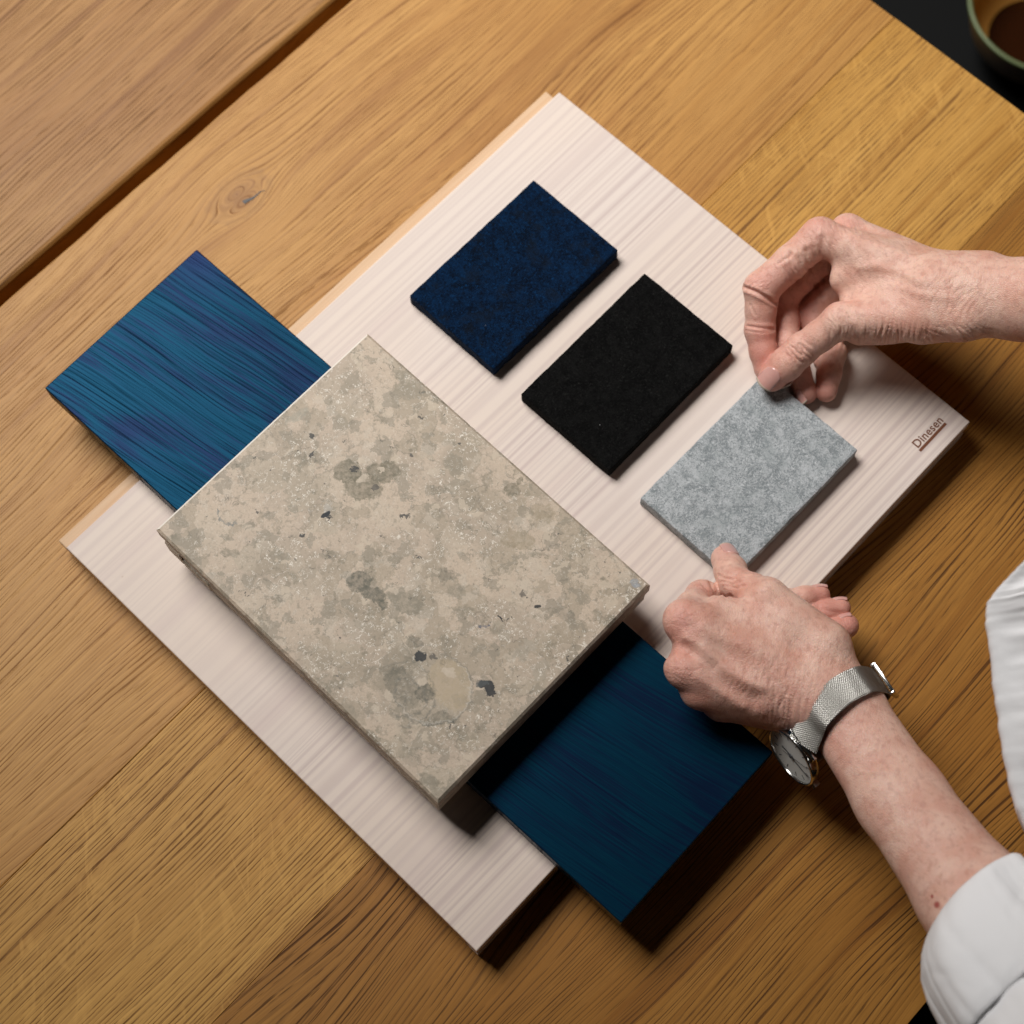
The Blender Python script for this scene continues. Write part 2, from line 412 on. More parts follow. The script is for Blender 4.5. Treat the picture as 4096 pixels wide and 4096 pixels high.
    brown = (0.31, 0.25, 0.165); lite = (0.27, 0.238, 0.18)
    for t in (
        (*A(190, 290), .0085, .0075, 20, olive, .8), (*A(500, 300), .0075, .011, -40, olive, .8), (*A(330, 440), .013, .0085, 30, olive, .75),
        (*A(320, 215), .003, .0025, 0, pal, .9), (*A(470, 265), .002, .002, 0, pal, .9), (*A(300, 370), .004, .0028, 50, pal, .9),
        (*A(310, 1230), .0085, .0068, 60, grey, .85), (*A(420, 1350), .0085, .0058, 10, grey, .8), (*A(480, 1460), .0035, .003, 0, grey, .8),
        (*A(690, 1410), .0125, .0065, 20, lite, .8), (*A(590, 1300), .003, .0025, 0, pal, .8),
        (*A(1610, 440), .0058, .0045, 60, olive, .75), (*A(1690, 370), .003, .0014, 80, olive, .7),
        (*A(1100, 230), .0085, .0055, -10, lite, .65), (*A(940, 280), .004, .003, 0, pal, .7), (*A(1035, 1150), .0048, .0032, 100, grey, .55),
        (*A(1120, 1320), .006, .005, 0, lite, .6), (*A(1650, 880), .011, .007, 20, brown, .6), (*A(1880, 640), .008, .006, 0, brown, .5),
        (*A(245, 290), .0028, .0016, 30, ink, .8), (*A(20, 660), .0032, .0022, 60, ink, .9), (*A(680, 670), .0032, .0014, 40, ink, .8),
        (*A(1510, 1565), .0030, .0010, -10, ink, .95), (*A(1350, 1625), .0040, .0010, 35, (.09, .11, .16), .8), (*A(1810, 1450), .0016, .0010, 60, ink, .9),
        (*A(1700, 1330), .003, .0015, 80, ink, .6), (*A(740, 165), .0013, .0013, 0, ink, .7), (*A(435, 450), .0014, .0028, 0, ink, .6),
        (*A(1740, 1280), .0055, .004, 0, pal, .75), (*A(1500, 1650), .0035, .005, 0, lite, .5),
        (*B(640, 700), .030, .0245, 20, lite, .42), (*B(770, 690), .0125, .0165, 60, (.50, .40, .27), .7), (*B(520, 690), .012, .009, 0, grey, .45),
        (*B(640, 735), .0055, .0048, 20, grey, .8), (*B(720, 880), .011, .004, 50, grey, .5), (*B(470, 620), .009, .0038, 40, grey, .45),
        (*B(760, 625), .0042, .0034, 40, pal, .9), (*B(632, 685), .0022, .0022, 0, pal, .9), (*B(460, 755), .0042, .0028, 20, pal, .8), (*B(385, 815), .0026, .0022, 0, pal, .8),
        (*B(612, 555), .0042, .0030, 30, ink, .9), (*B(690, 550), .0030, .0016, 40, ink, .6), (*B(960, 715), .0068, .0034, -5, ink, .92), (*B(930, 690), .0030, .0026, 0, (.10, .11, .11), .8),
        (*B(600, 480), .0048, .0034, 60, grey, .6), (*B(1725, 185), .0036, .0030, 0, (.30, .34, .39), .7), (*B(1350, 330), .008, .0045, 10, grey, .35),
        (*B(240, 870), .006, .009, 30, lite, .5), (*B(650, 1190), .006, .0028, 0, lite, .6), (*B(560, 1060), .009, .005, 0, lite, .35),
        (*D(1280, 1355), .0034, .0028, 45, ink, .9), (*D(1290, 1310), .003, .0025, 45, (.5, .47, .42), .6), (*D(1165, 830), .0016, .0020, 45, ink, .8), (*D(1160, 970), .0018, .0024, 45, ink, .8),
        (*D(1100, 1500), .0013, .0022, 10, ink, .85), (*D(1830, 520), .010, .0065, 40, lite, .6), (*D(1000, 1635), .0042, .0034, 0, lite, .6),
        (*D(1060, 700), .0075, .004, 80, (.34, .33, .27), .5), (*D(660, 1020), .003, .004, 0, grey, .45)):
        mk, col = blob(*t)
        c = n.mix(mk, c, col)
    # curved shell rims of the coiled fossil and of a small valve
    def arc(u, v, r, w, a0, a1, k, col=(0.13, 0.135, 0.12)):
        nonlocal c
        cx, cy = loc(u, v)
        dx = n.sub(fx[0], cx); dy = n.sub(fx[1], cy)
        d = n.m('SQRT', n.add(n.mul(dx, dx), n.mul(dy, dy)))
        th = n.m('ARCTAN2', dy, dx)
        line = n.m('SUBTRACT', 1.0, n.sst(n.m('ABSOLUTE', n.sub(d, r)), w * .3, w))
        sec = n.mul(n.sst(th, a0 - .1, a0 + .1), n.m('SUBTRACT', 1.0, n.sst(th, a1 - .1, a1 + .1)))
        c = n.mix(n.mul(n.mul(n.mul(line, sec), tex), k), c, col)
    arc(*B(690, 710), .0225, .0009, -2.4, 2.2, .45)
    arc(*B(690, 712), .0215, .0006, -2.0, 1.6, .4, (.66, .62, .54))
    arc(*B(520, 740), .0190, .0009, -.9, 2.7, .4)
    arc(*B(540, 760), .0110, .0008, -1.5, 2.8, .4)
    arc(*B(610, 790), .0080, .0007, -3.0, .6, .4)
    arc(*D(640, 1340), .0080, .0008, -2.7, -1.2 + .9, .7, (.12, .15, .16))
    nrm = n.bump(n.noise(co, 700.0, 2.0, .6), .10, .0003)
    return n.done(c, n.mad(fine, .15, .45), nrm, 0.25)

def felt(name, cols, bump=.9):
    n = NT(name)
    co = n.coord()
    w = n.vm('MULTIPLY_ADD', n.vm('SUBTRACT', n.noise(co, 300.0, 2.0, .5, 0.0, True), (.5, .5, .5)), (.004, .004, .004), co)
    big = n.noise(w, 140.0, 3.0, .6)
    fibv = n.noise(w, 820.0, 3.0, .65, 1.0)
    fine = n.noise(w, 1600.0, 2.0, .6, .8)
    f = n.mad(big, .30, n.mad(fibv, .45, n.mul(fine, .25)))
    c = n.mix(n.sst(f, .42, .57), cols[0], cols[1])
    c = n.mix(n.mul(n.sst(fibv, .58, .70), cols[4]), c, cols[2])
    pat = n.sst(n.noise(w, 75.0, 3.0, .6), .52, .66)
    c = n.mix(n.mul(pat, cols[5]), c, cols[3])
    spk = n.vor(co, 230.0)
    ssel = n.sst(n.sep(n.vor(co, 230.0, 'F1', 1.0, 'Color'))[0], .965, .97)
    c = n.mix(n.mul(n.mul(n.m('SUBTRACT', 1.0, n.sst(spk, .03, .07)), ssel), cols[6]), c, (.5, .5, .5))
    nrm = n.bump(n.noise(co, 900.0, 2.0, .65, .8), bump, .0008)
    return n.done(c, .95, nrm, .03, Sheen_Weight=cols[7] * .4, Sheen_Roughness=.5)

# ------------------------------------------------------------------ the place: floor, bench, table
floor_mat = NT('dark_floor')
_c = floor_mat.coord(); _f = floor_mat.noise(_c, 18.0, 4.0)
floor_mat = floor_mat.done(floor_mat.mix(_f, (.006, .006, .006), (.011, .010, .010)), .75, None, .2)
fl = mesh_obj('floor', [(-3, -3, -.74), (3, -3, -.74), (3, 3, -.74), (-3, 3, -.74)], [(0, 1, 2, 3)], floor_mat)
tag(fl, 'dark floor beneath the table', None, None, 'structure')

OAK_B = oak('oak_plain_fine', 2.0, ring=.0027, pore=.85, flame=.012, base=(.44, .205, .046), pale=(.58, .310, .090), dark=(.13, .043, .008),
            knot=(-.2965, .0275, .0115), tone=.48, dash=1.6, strk=.7)
OAK_A = oak('oak_plain_dull', 5.0, ring=.0032, pore=.90, flame=.015, base=(.33, .145, .033), pale=(.49, .260, .082), dark=(.085, .029, .006), dash=1.6)
OAK_C = oak('oak_quarter_sawn', 8.0, ring=.0028, pore=.95, flame=.003, base=(.48, .235, .047), pale=(.66, .365, .096), dark=(.10, .033, .006), fleck=.9, dash=1.2)
OAK_D = oak('oak_flame', 13.0, ring=.0030, pore=.95, flame=.022, base=(.335, .142, .024), pale=(.45, .215, .045), dark=(.062, .020, .003), dash=1.9, tone=.52, strk=1.0)

table = empty('oak_table', (0, 0, -.74))
tag(table, 'oiled oak table of wide planks with one dark open gap between planks', 'table')
def table_plank(x0, x1, y0, y1, mat, bevel, wob=0.0, label=None, zt=0.0):
    bm = box_bm(x0, x1, y0, y1, -.034, zt, bevel, 3)
    if wob:
        n = 130
        for i in range(1, n):
            bmesh.ops.bisect_plane(bm, geom=bm.verts[:] + bm.edges[:] + bm.faces[:], plane_co=(0, y0 + (y1 - y0) * i / n, 0), plane_no=(0, 1, 0))
        for v in bm.verts:
            if v.co.x < x0 + bevel * 1.2 or (wob < 0 and v.co.x > x1 - bevel * 1.2):
                v.co.x += abs(wob) * (.5 * math.sin(v.co.y * 61) + .35 * math.sin(v.co.y * 173 + 1) + .3 * math.sin(v.co.y * 433 + 2) + .2 * math.sin(v.co.y * 811))
    o = bm_obj('plank', bm, mat)
    o.parent = table; o.matrix_parent_inverse = Matrix.Translation((0, 0, .74))
    if label: o['label'] = label
    return o
YE = .4505
table_plank(-.96, -.3655, -1.35, YE, OAK_A, .0045, -.0002, 'duller oak leaf with a rounded edge beyond the gap')
table_plank(-.3555, -.0583, -1.35, YE, OAK_B, .0008, .00045, 'plain fine grained oak plank with a dark knot')
table_plank(-.0581, .0929, -1.35, YE, OAK_C, .0003, 0, 'quarter sawn oak plank with pale ray flecks')
table_plank(.0931, .3892, -1.35, YE, OAK_D, .0003, 0, 'oak plank with strong flame figure', -.00012)
# frame under the planks, dark in the gap
rail = mesh_obj('rail', *(lambda V, F: (V, F))(
    [(x, y, z) for z in (-.16, -.09) for y in (-1.3, .40) for x in (-.405, -.315)],
    [(0, 2, 3, 1), (4, 5, 7, 6), (0, 1, 5, 4), (2, 6, 7, 3), (0, 4, 6, 2), (1, 3, 7, 5)]), plain('black_steel', (.012, .011, .010), .55))
rail.parent = table; rail.matrix_parent_inverse = Matrix.Translation((0, 0, .74))
LEGM = OAK_D
for lx in (-.88, .31):
    for ly in (-1.27, .36):
        lg = bm_obj('leg', box_bm(lx - .035, lx + .035, ly - .035, ly + .035, -.74, -.0345, .004), LEGM)
        lg.parent = table; lg.matrix_parent_inverse = Matrix.Translation((0, 0, .74))

# knot crack: a real split in the plank's face, filled dark
kc = un(478 * S_, 372 * S_, -.028)
crack = bmesh.new()
pts = [(0, 0)]
cl = [(-.0078, -.0012, .0022), (-.0045, -.0006, .0017), (-.0015, .0003, .0011), (.0020, .0004, .0007), (.0060, -.0002, .00045), (.0095, .0012, .0002)]
L_, R_ = [], []
dirv = np.array([.10, 1.0]); dirv /= np.linalg.norm(dirv); nv = np.array([dirv[1], -dirv[0]])
for t, off, w in cl:
    b = np.array(kc[:2]) + dirv * t + nv * off
    L_.append(crack.verts.new((*(b - nv * w * .7), .00035))); R_.append(crack.verts.new((*(b + nv * w * .7), .00035)))
for i in range(len(cl) - 1):
    crack.faces.new((L_[i], R_[i], R_[i + 1], L_[i + 1]))
co_ = bm_obj('knot_filler', crack, plain('dark_filler', (.022, .021, .022), .5))
co_.parent = table; co_.matrix_parent_inverse = Matrix.Translation((0, 0, .74))

# black bench past the table's end, a glazed bowl on it
bench = empty('bench', (.05, .78, -.74))
tag(bench, 'black bench standing past the far end of the table', 'bench')
bmat = plain('black_lacquer', (.0030, .0032, .0032), .6, 0, .12)
bo = bm_obj('seat', box_bm(-.95, .95, -.19, .19, .37, .41, .006), bmat, bench)
for sx in (-.85, .85):
    for sy in (-.14, .14):
        bm_obj('leg', box_bm(sx - .025, sx + .025, sy - .025, sy + .025, 0, .3695, .004), bmat, bench)
BZ = -.33
_p, _q = un(3873, 0, BZ + .072 - Z0)[:2], un(4096, 269, BZ + .072 - Z0)[:2]
_m, _d = (_p + _q) / 2, (_q - _p); _l = np.linalg.norm(_d); _n = np.array([-_d[1], _d[0]]) / _l
bowl_c = _m + _n * math.sqrt(max(.0745 ** 2 - (_l / 2) ** 2, 0)) if _n @ np.array([1., 1.]) > 0 else _m - _n * math.sqrt(max(.0745 ** 2 - (_l / 2) ** 2, 0))
def lathe(name, prof, mat, loc, parent=None, n=64):
    V, F = [], []
    for r, z in prof:
        for i in range(n):
            a = 2 * math.pi * i / n; V.append((r * math.cos(a), r * math.sin(a), z))
    m = len(prof)
    for j in range(m - 1):
        for i in range(n):
            F.append((j * n + i, j * n + (i + 1) % n, (j + 1) * n + (i + 1) % n, (j + 1) * n + i))
    o = mesh_obj(name, V, F, mat, parent, True)
    o.location = loc
    return o
bw = empty('bowl', (bowl_c[0], bowl_c[1], BZ))
tag(bw, 'amber bowl with a pale green rim holding dark tea, on the black bench', 'bowl')
g_in = NT('amber_glaze'); _f = g_in.noise(g_in.coord(), 60.0, 3.0)
g_in = g_in.done(g_in.mix(_f, (.50, .27, .065), (.40, .20, .045)), .32, None, .4)
g_rim = plain('green_glaze', (.11, .14, .055), .45)
lathe('body', [(.0, .002), (.028, .0), (.030, .004), (.045, .010), (.064, .034), (.0735, .068)], g_in, (0, 0, 0), bw)
lathe('rim', [(.0735, .068), (.0750, .0705), (.0740, .0725), (.0715, .0722), (.0700, .0700), (.0702, .068)], g_rim, (0, 0, 0), bw)
lathe('lining', [(.0702, .068), (.061, .036), (.042, .0145), (.0, .009)], g_in, (0, 0, 0), bw)
lathe('tea', [(.0, .0165), (.030, .0165), (.0440, .0165)], plain('dark_tea', (.020, .006, .002), .08), (0, 0, 0), bw)

# ------------------------------------------------------------------ samples on the table
PW, PL = .36, .45528
PINE = pine_white()
pine = empty('pine_board', (0, 0, 0))
tag(pine, 'wide whitened pine board with a bare tongue edge, lying flat under all the samples', 'board')
prof = [(-.18, .0280), (-.18, .0165), (-.1785, .0165), (-.1785, .0085), (-.18, .0085), (-.18, .0), (.18, 0.0), (.18, .0085), (.170, .0085), (.170, .0165), (.18, .0165), (.18, .0280)]
bm = bmesh.new()
a_ = [bm.verts.new((x, -PL / 2, z)) for x, z in prof]; b_ = [bm.verts.new((x, PL / 2, z)) for x, z in prof]
k = len(prof)
for i in range(k):
    bm.faces.new((a_[i], a_[(i + 1) % k], b_[(i + 1) % k], b_[i]))
bm.faces.new(a_[::-1]); bm.faces.new(b_)
bmesh.ops.recalc_face_normals(bm, faces=bm.faces)
ed = [e for e in bm.edges if all(v.co.z > .0279 for v in e.verts)]
bmesh.ops.bevel(bm, geom=ed, offset=.0009, segments=3, profile=.5, affect='EDGES')
bm_obj('board', bm, PINE, pine)
tg = bm_obj('tongue', box_bm(-.1925, -.1784, -PL / 2 + .0002, PL / 2 - .0002, .0088, .0161, .0009), pine_raw(), pine)
tg['label'] = 'bare peach coloured tongue of the pine board'

# burnt lettering: text run along +y, letters' tops toward -x
def lettering():
    cu = bpy.data.curves.new('lettering', 'FONT'); cu.body = 'Dinesen'; cu.size = .0074; cu.extrude = .00004
    cu.space_character = 1.05; cu.offset = .00010
    o = bpy.data.objects.new('lettering_src', cu); COL.objects.link(o)
    bpy.context.view_layer.update()
    dg = bpy.context.evaluated_depsgraph_get()
    me = bpy.data.meshes.new_from_object(o.evaluated_get(dg))
    bpy.data.objects.remove(o); bpy.data.curves.remove(cu)
    return me
V4 = lambda x, y: un(3500 + .3085 * x, 1500 + .3085 * y, 0)
t0 = V4(553, 955); t1 = V4(885, 604)
burn = NT('burnt_wood'); _f = burn.noise(burn.coord(), 900.0, 2.0)
burn = burn.done(burn.mix(_f, (.12, .035, .012), (.19, .06, .02)), .7)
me = lettering(); me.name = 'lettering'
xs_ = [v.co.x for v in me.vertices]; wtx = max(xs_) - min(xs_)
lo = bpy.data.objects.new('lettering', me); COL.objects.link(lo); me.materials.clear(); me.materials.append(burn)
dv = t1 - t0; ang = math.atan2(dv[1], dv[0]); sc = np.linalg.norm(dv[:2]) / wtx
lo.scale = (sc, sc * 1.03, 1); lo.rotation_euler = (0, 0, ang)
lo.location = (t0[0], t0[1], Z0 + .00010); lo.parent = pine
lo['label'] = 'burnt brown lettering Dinesen near the corner'
b0, b1 = V4(580, 985), V4(918, 626)
dv = b1 - b0; ang = math.atan2(dv[1], dv[0]); ln = float(np.linalg.norm(dv[:2]))
bar = bm_obj('underline_bar', box_bm(0, ln, -.00095, .00095, 0, .00012), burn, pine)
bar.location = (b0[0], b0[1], Z0 + .00003); bar.rotation_euler = (0, 0, ang)

plk = slab('blue_oak_plank', (-.01766, -.09541), .01234, .49499, .13497, Z0 + .0002, Z0 + .0161, oak_blue(), None, .0008, 2)
tag(plk, 'blue stained oak plank laid across the pine board under the stone slab', 'plank')

# stone: chamfered slab with a rebated lower half and a kerf sawn into one side
LIME = limestone()
stone = empty('stone_slab', (STONE_C[0], STONE_C[1], Z0 + STONE_Z0)); stone.rotation_euler = (0, 0, STONE_A)
tag(stone, 'beige shelly limestone slab lying across the blue plank', 'stone slab')
H = STONE_Z1 - STONE_Z0
def stone_mesh():
    w, l = STONE_W / 2, STONE_L / 2
    up = box_bm(-w, w, -l, l, H - .0125, H, .0)
    e = [e for e in up.edges if all(v.co.z > H - .001 for v in e.verts)]
    bmesh.ops.bevel(up, geom=e, offset=.0015, segments=1, affect='EDGES')
    for ax, size in ((0, w), (1, l)):
        for i in range(1, 90):
            co = [0, 0, 0]; no = [0, 0, 0]; co[ax] = -size + 2 * size * i / 90; no[ax] = 1
            bmesh.ops.bisect_plane(up, geom=up.verts[:] + up.edges[:] + up.faces[:], plane_co=co, plane_no=no)
    r = np.random.default_rng(3)
    for v in up.verts:     # small chips along the arrises
        rim = max(abs(v.co.x) - w, abs(v.co.y) - l)
        if rim > -.0016 and v.co.z > H - .002:
            s = max(0, r.normal(0, 1) - 1.1) * (.0004 if v.co.y < 0 and abs(v.co.x) < w - .002 else .00012)
            v.co.x -= math.copysign(s, v.co.x) if abs(v.co.x) > w - .002 else 0
            v.co.y -= math.copysign(s, v.co.y) if abs(v.co.y) > l - .002 else 0
    return up
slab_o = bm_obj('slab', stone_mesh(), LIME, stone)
slab_o.data.materials.append(NT('sawn_edge_highlight').done((.80, .74, .66), .6))
for pf in slab_o.data.polygons:          # pale sawn arris, window side only; edge highlight painted into its colour
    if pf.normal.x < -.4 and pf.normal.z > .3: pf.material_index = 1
w, l = STONE_W / 2, STONE_L / 2
# lower half set back a little, its corner broken away, with the saw kerf left open between two blocks
def low_block(x0, x1, y0, y1, z0, z1, b=.0008):
    return bm_obj('lower_block', box_bm(x0, x1, y0, y1, z0, z1, b, 1), LIME, stone)
ins = .0012
low_block(-w + .0045, -w + .0185, -l - .0011, l - ins, 0, H - .0126)
low_block(-w + .0186, -w + .0436, -l - .0011, l - ins, 0, H - .0170)
low_block(-w + .0186, -w + .0436, -l + .016, l - ins, H - .0169, H - .0126, .0002)
low_block(-w + .0437, w - ins, -l - .0004, l - ins, 0, H - .0126)

FELT = dict(bevel=.0008, seg=2, res=.0035, rough=.00032)
fz0, fz1 = Z0 + .0002, Z0 + .01123
f1 = slab('felt_sample', (-.1027, .10135), -.00389, .07688, .11833, fz0, fz1, felt('navy_felt',
    ((.0022, .0050, .0120), (.0032, .0175, .052), (.0050, .042, .125), (.0065, .0085, .011), .75, .45, .5, .10)), None, seed=1, **FELT)
tag(f1, 'navy blue felt sample at the end of the row, beside the black one', 'felt sample', 'felt samples laid in a row on the pine board')
f2 = slab('felt_sample', (-.00148, .10072), .00185, .07688, .11833, fz0, fz1, felt('black_felt',
    ((.0030, .0030, .0030), (.0080, .0080, .0078), (.021, .021, .020), (.004, .004, .004), .75, .3, .9, .04)), None, seed=2, **FELT)
tag(f2, 'black felt sample in the middle of the row on the pine board', 'felt sample', 'felt samples laid in a row on the pine board')
f3 = slab('felt_sample', (.10255, .10026), -.00813, .07718, .11835, fz0, fz1, felt('grey_felt',
    ((.23, .255, .265), (.51, .535, .55), (.66, .685, .70), (.25, .285, .29), .65, .35, .2, .10)), None, seed=3, **FELT)
tag(f3, 'light grey mottled felt sample held at two corners by the hands', 'felt sample', 'felt samples laid in a row on the pine board')

# ------------------------------------------------------------------ hands: blended round-cone fields, meshed with surface nets
def smin(a, b, k):
    h = np.clip(.5 + .5 * (b - a) / k, 0, 1)
    return b * (1 - h) + a * h - k * h * (1 - h)

class Field:
    def __init__(s, lo, hi, h):
        s.lo = np.array(lo, float); s.h = h
        s.n = np.ceil((np.array(hi) - s.lo) / h).astype(int) + 1
        s.ax = [(s.lo[i] + h * np.arange(s.n[i])).astype(np.float32) for i in range(3)]
    def new(s): return np.full(tuple(s.n), .03, np.float32)
    def cone(s, F, a, b, r1, r2, k=.003, flat=None, fs=1.0, pad=.014):
        a = np.array(a, np.float32); b = np.array(b, np.float32)
        rm = max(r1, r2) + pad
        lo = np.minimum(a, b) - rm; hi = np.maximum(a, b) + rm
        i0 = np.maximum(((lo - s.lo) / s.h).astype(int), 0); i1 = np.minimum(((hi - s.lo) / s.h).astype(int) + 2, s.n)
        if np.any(i1 <= i0): return
        X = s.ax[0][i0[0]:i1[0], None, None]; Y = s.ax[1][None, i0[1]:i1[1], None]; Z = s.ax[2][None, None, i0[2]:i1[2]]
        ab = b - a; L = float(ab @ ab) + 1e-12
        dx, dy, dz = X - a[0], Y - a[1], Z - a[2]
        t = np.clip((dx * ab[0] + dy * ab[1] + dz * ab[2]) / L, 0, 1)
        qx, qy, qz = dx - t * ab[0], dy - t * ab[1], dz - t * ab[2]
        d2 = qx * qx + qy * qy + qz * qz
        if flat is not None:
            q = qx * flat[0] + qy * flat[1] + qz * flat[2]
            d2 = d2 + (fs * fs - 1) * q * q
        d = np.sqrt(d2) - (r1 + (r2 - r1) * t)
        sl = tuple(slice(i0[i], i1[i]) for i in range(3))
        F[sl] = smin(F[sl], d, k)
    def chain(s, F, pts, k=.0025, flat=None, fs=1.0):
        for (p, r), (q, r2) in zip(pts, pts[1:]):
            s.cone(F, p, q, r, r2, k, flat, fs)
    def mesh(s, F):
        ins = F < 0
        n = F.shape
        c = ins[:-1, :-1, :-1].astype(np.int8)
        tot = np.zeros(tuple(np.array(n) - 1), np.int8)
        offs = [(i, j, k) for i in (0, 1) for j in (0, 1) for k in (0, 1)]
        for o in offs:
            tot += ins[o[0]:n[0] - 1 + o[0], o[1]:n[1] - 1 + o[1], o[2]:n[2] - 1 + o[2]]
        act = np.argwhere((tot > 0) & (tot < 8))
        idx = np.full(tot.shape, -1, np.int64); idx[tuple(act.T)] = np.arange(len(act))
        V = np.stack([F[act[:, 0] + o[0], act[:, 1] + o[1], act[:, 2] + o[2]] for o in offs], 1).astype(float)
        O = np.array(offs, float)
        P = np.zeros((len(act), 3)); cnt = np.zeros(len(act))
        for a in range(8):
            for b in range(a + 1, 8):
                if np.abs(O[a] - O[b]).sum() != 1: continue
                m = (V[:, a] < 0) != (V[:, b] < 0)
                t = V[m, a] / (V[m, a] - V[m, b])
                P[m] += O[a] + t[:, None] * (O[b] - O[a]); cnt[m] += 1
        P = (P / cnt[:, None] + act) * s.h + s.lo
        faces = []
        for ax in range(3):
            sl0 = [slice(None)] * 3; sl1 = [slice(None)] * 3
            sl0[ax] = slice(0, -1); sl1[ax] = slice(1, None)
            A, B = ins[tuple(sl0)], ins[tuple(sl1)]
            e = np.argwhere(A != B)
            u, v = (ax + 1) % 3, (ax + 2) % 3
            ok = (e[:, u] > 0) & (e[:, v] > 0) & (e[:, u] < n[u] - 1) & (e[:, v] < n[v] - 1)
            e = e[ok]; f = A[tuple(e.T)]
            q = []
            for du, dv in ((-1, -1), (0, -1), (0, 0), (-1, 0)):
                c_ = e.copy(); c_[:, u] += du; c_[:, v] += dv
                q.append(idx[tuple(c_.T)])
            q = np.stack(q, 1); q[~f] = q[~f][:, ::-1]
            faces.append(q)
        return P, np.concatenate(faces)

def vnormals(P, Fq):
    n = np.cross(P[Fq[:, 2]] - P[Fq[:, 0]], P[Fq[:, 3]] - P[Fq[:, 1]])
    N = np.zeros_like(P)
    for i in range(4): np.add.at(N, Fq[:, i], n)
    return N / (np.linalg.norm(N, axis=1)[:, None] + 1e-12)

def RH(x, y, z):
    """measured on a close view of the right hand"""
    return un(2800 + .6708 * x, 750 + .6708 * y, z)
def LH(x, y, z):
    return un(2500 + .6729 * x, 2050 + .6729 * y, z)
VIEW = CAMR[2]

def on_surface(bvh, view, pts):
    out = []
    for x, y in pts:
        t = view(x, y, 0.0); d = Vector(t - CAMC).normalized()
        hit = bvh.ray_cast(Vector(CAMC), d)
        if hit[0] is not None: out.append(np.array(hit[0]))
    return out

def dist_to_lines(P, pl):
    D = np.full(len(P), 1e9)
    for a, b in zip(pl, pl[1:]):
        ab = b - a; L = ab @ ab + 1e-12
        t = np.clip(((P - a) @ ab) / L, 0, 1)
        D = np.minimum(D, np.linalg.norm(P - a - t[:, None] * ab, axis=1))
    return D

def smooth_poly(pts, n=4):
    """Catmull-Rom resample of a short list of 2-D points"""
    p = [np.array(q, float) for q in pts]
    if len(p) < 3: return p
    p = [2 * p[0] - p[1]] + p + [2 * p[-1] - p[-2]]
    out = []
    for i in range(1, len(p) - 2):
        for s in range(n):
            t = s / n
            out.append(.5 * ((2 * p[i]) + (-p[i - 1] + p[i + 1]) * t + (2 * p[i - 1] - 5 * p[i] + 4 * p[i + 1] - p[i + 2]) * t * t + (-p[i - 1] + 3 * p[i] - 3 * p[i + 1] + p[i + 2]) * t ** 3))
    out.append(p[-2])
    return out

from mathutils import noise as mnoise
def project(P):
    Y = (P - CAMC) @ CAMR.T
    return np.c_[FPX * Y[:, 0] / Y[:, 2] + 2048, FPX * Y[:, 1] / Y[:, 2] + 2048]

def wrinkle_field(P, N, vo, vs_, regions):
    """irregular skin folds: ridged noise stretched along a direction, region by region"""
    q = (project(P) - np.array(vo)) / vs_
    out = np.zeros(len(P))
    face = np.clip(-(N @ VIEW) * 2.5 + .35, 0, 1)
    for cx, cy, rx, ry, ang, wl, depth, seed in regions:
        m = np.exp(-(((q[:, 0] - cx) / rx) ** 2 + ((q[:, 1] - cy) / ry) ** 2) ** 1.5) * face
        ids = np.nonzero(m > .03)[0]
        a = math.radians(ang); ca, sa = math.cos(a), math.sin(a)
        for i in ids:
            x, y = (q[i, 0] - cx) * .097, (q[i, 1] - cy) * .097        # millimetres on the skin
            t = x * ca + y * sa; s = -x * sa + y * ca
            wv = mnoise.noise((t / (wl * 5), s / (wl * 3), seed)) * 1.1
            v = mnoise.noise((s / wl + wv, t / (wl * 7), seed + 9.1))
            v2 = mnoise.noise((s / wl * 2.1 + wv * 2, t / (wl * 5), seed + 3.3))
            rdg = max(0., 1 - abs(v) * 5.0) * .7 + max(0., 1 - abs(v2) * 5.0) * .3
            out[i] -= 2.0 * depth * m[i] * rdg
    return out

def sculpt(P, Fq, view, lines, red, regions, vo, vs_):
    """press creases in, raise tendons and veins; returns displaced points and a blush value per vertex"""
    N = vnormals(P, Fq)
    bvh = BVHTree.FromPolygons([Vector(p) for p in P], [tuple(map(int, f)) for f in Fq])
    disp = np.zeros(len(P))
    for pts, depth, width in lines:
        pl = on_surface(bvh, view, smooth_poly(pts))
        if len(pl) < 2: continue
        D = dist_to_lines(P, pl)
        g = np.exp(-(D / width) ** 2)
        disp -= depth * g
        if depth > 0:        # skin bulges a little beside a crease
            disp += depth * .35 * np.exp(-((D - 2.2 * width) / width) ** 2)
    disp += wrinkle_field(P, N, vo, vs_, regions)
    blush = np.zeros(len(P))
    for x, y, r, k in red:
        s_ = on_surface(bvh, view, [(x, y)])
        if s_:
            blush += k * np.exp(-(np.linalg.norm(P - s_[0], axis=1) / r) ** 2)
    return P + N * disp[:, None], np.clip(blush, 0, 1.5), bvh

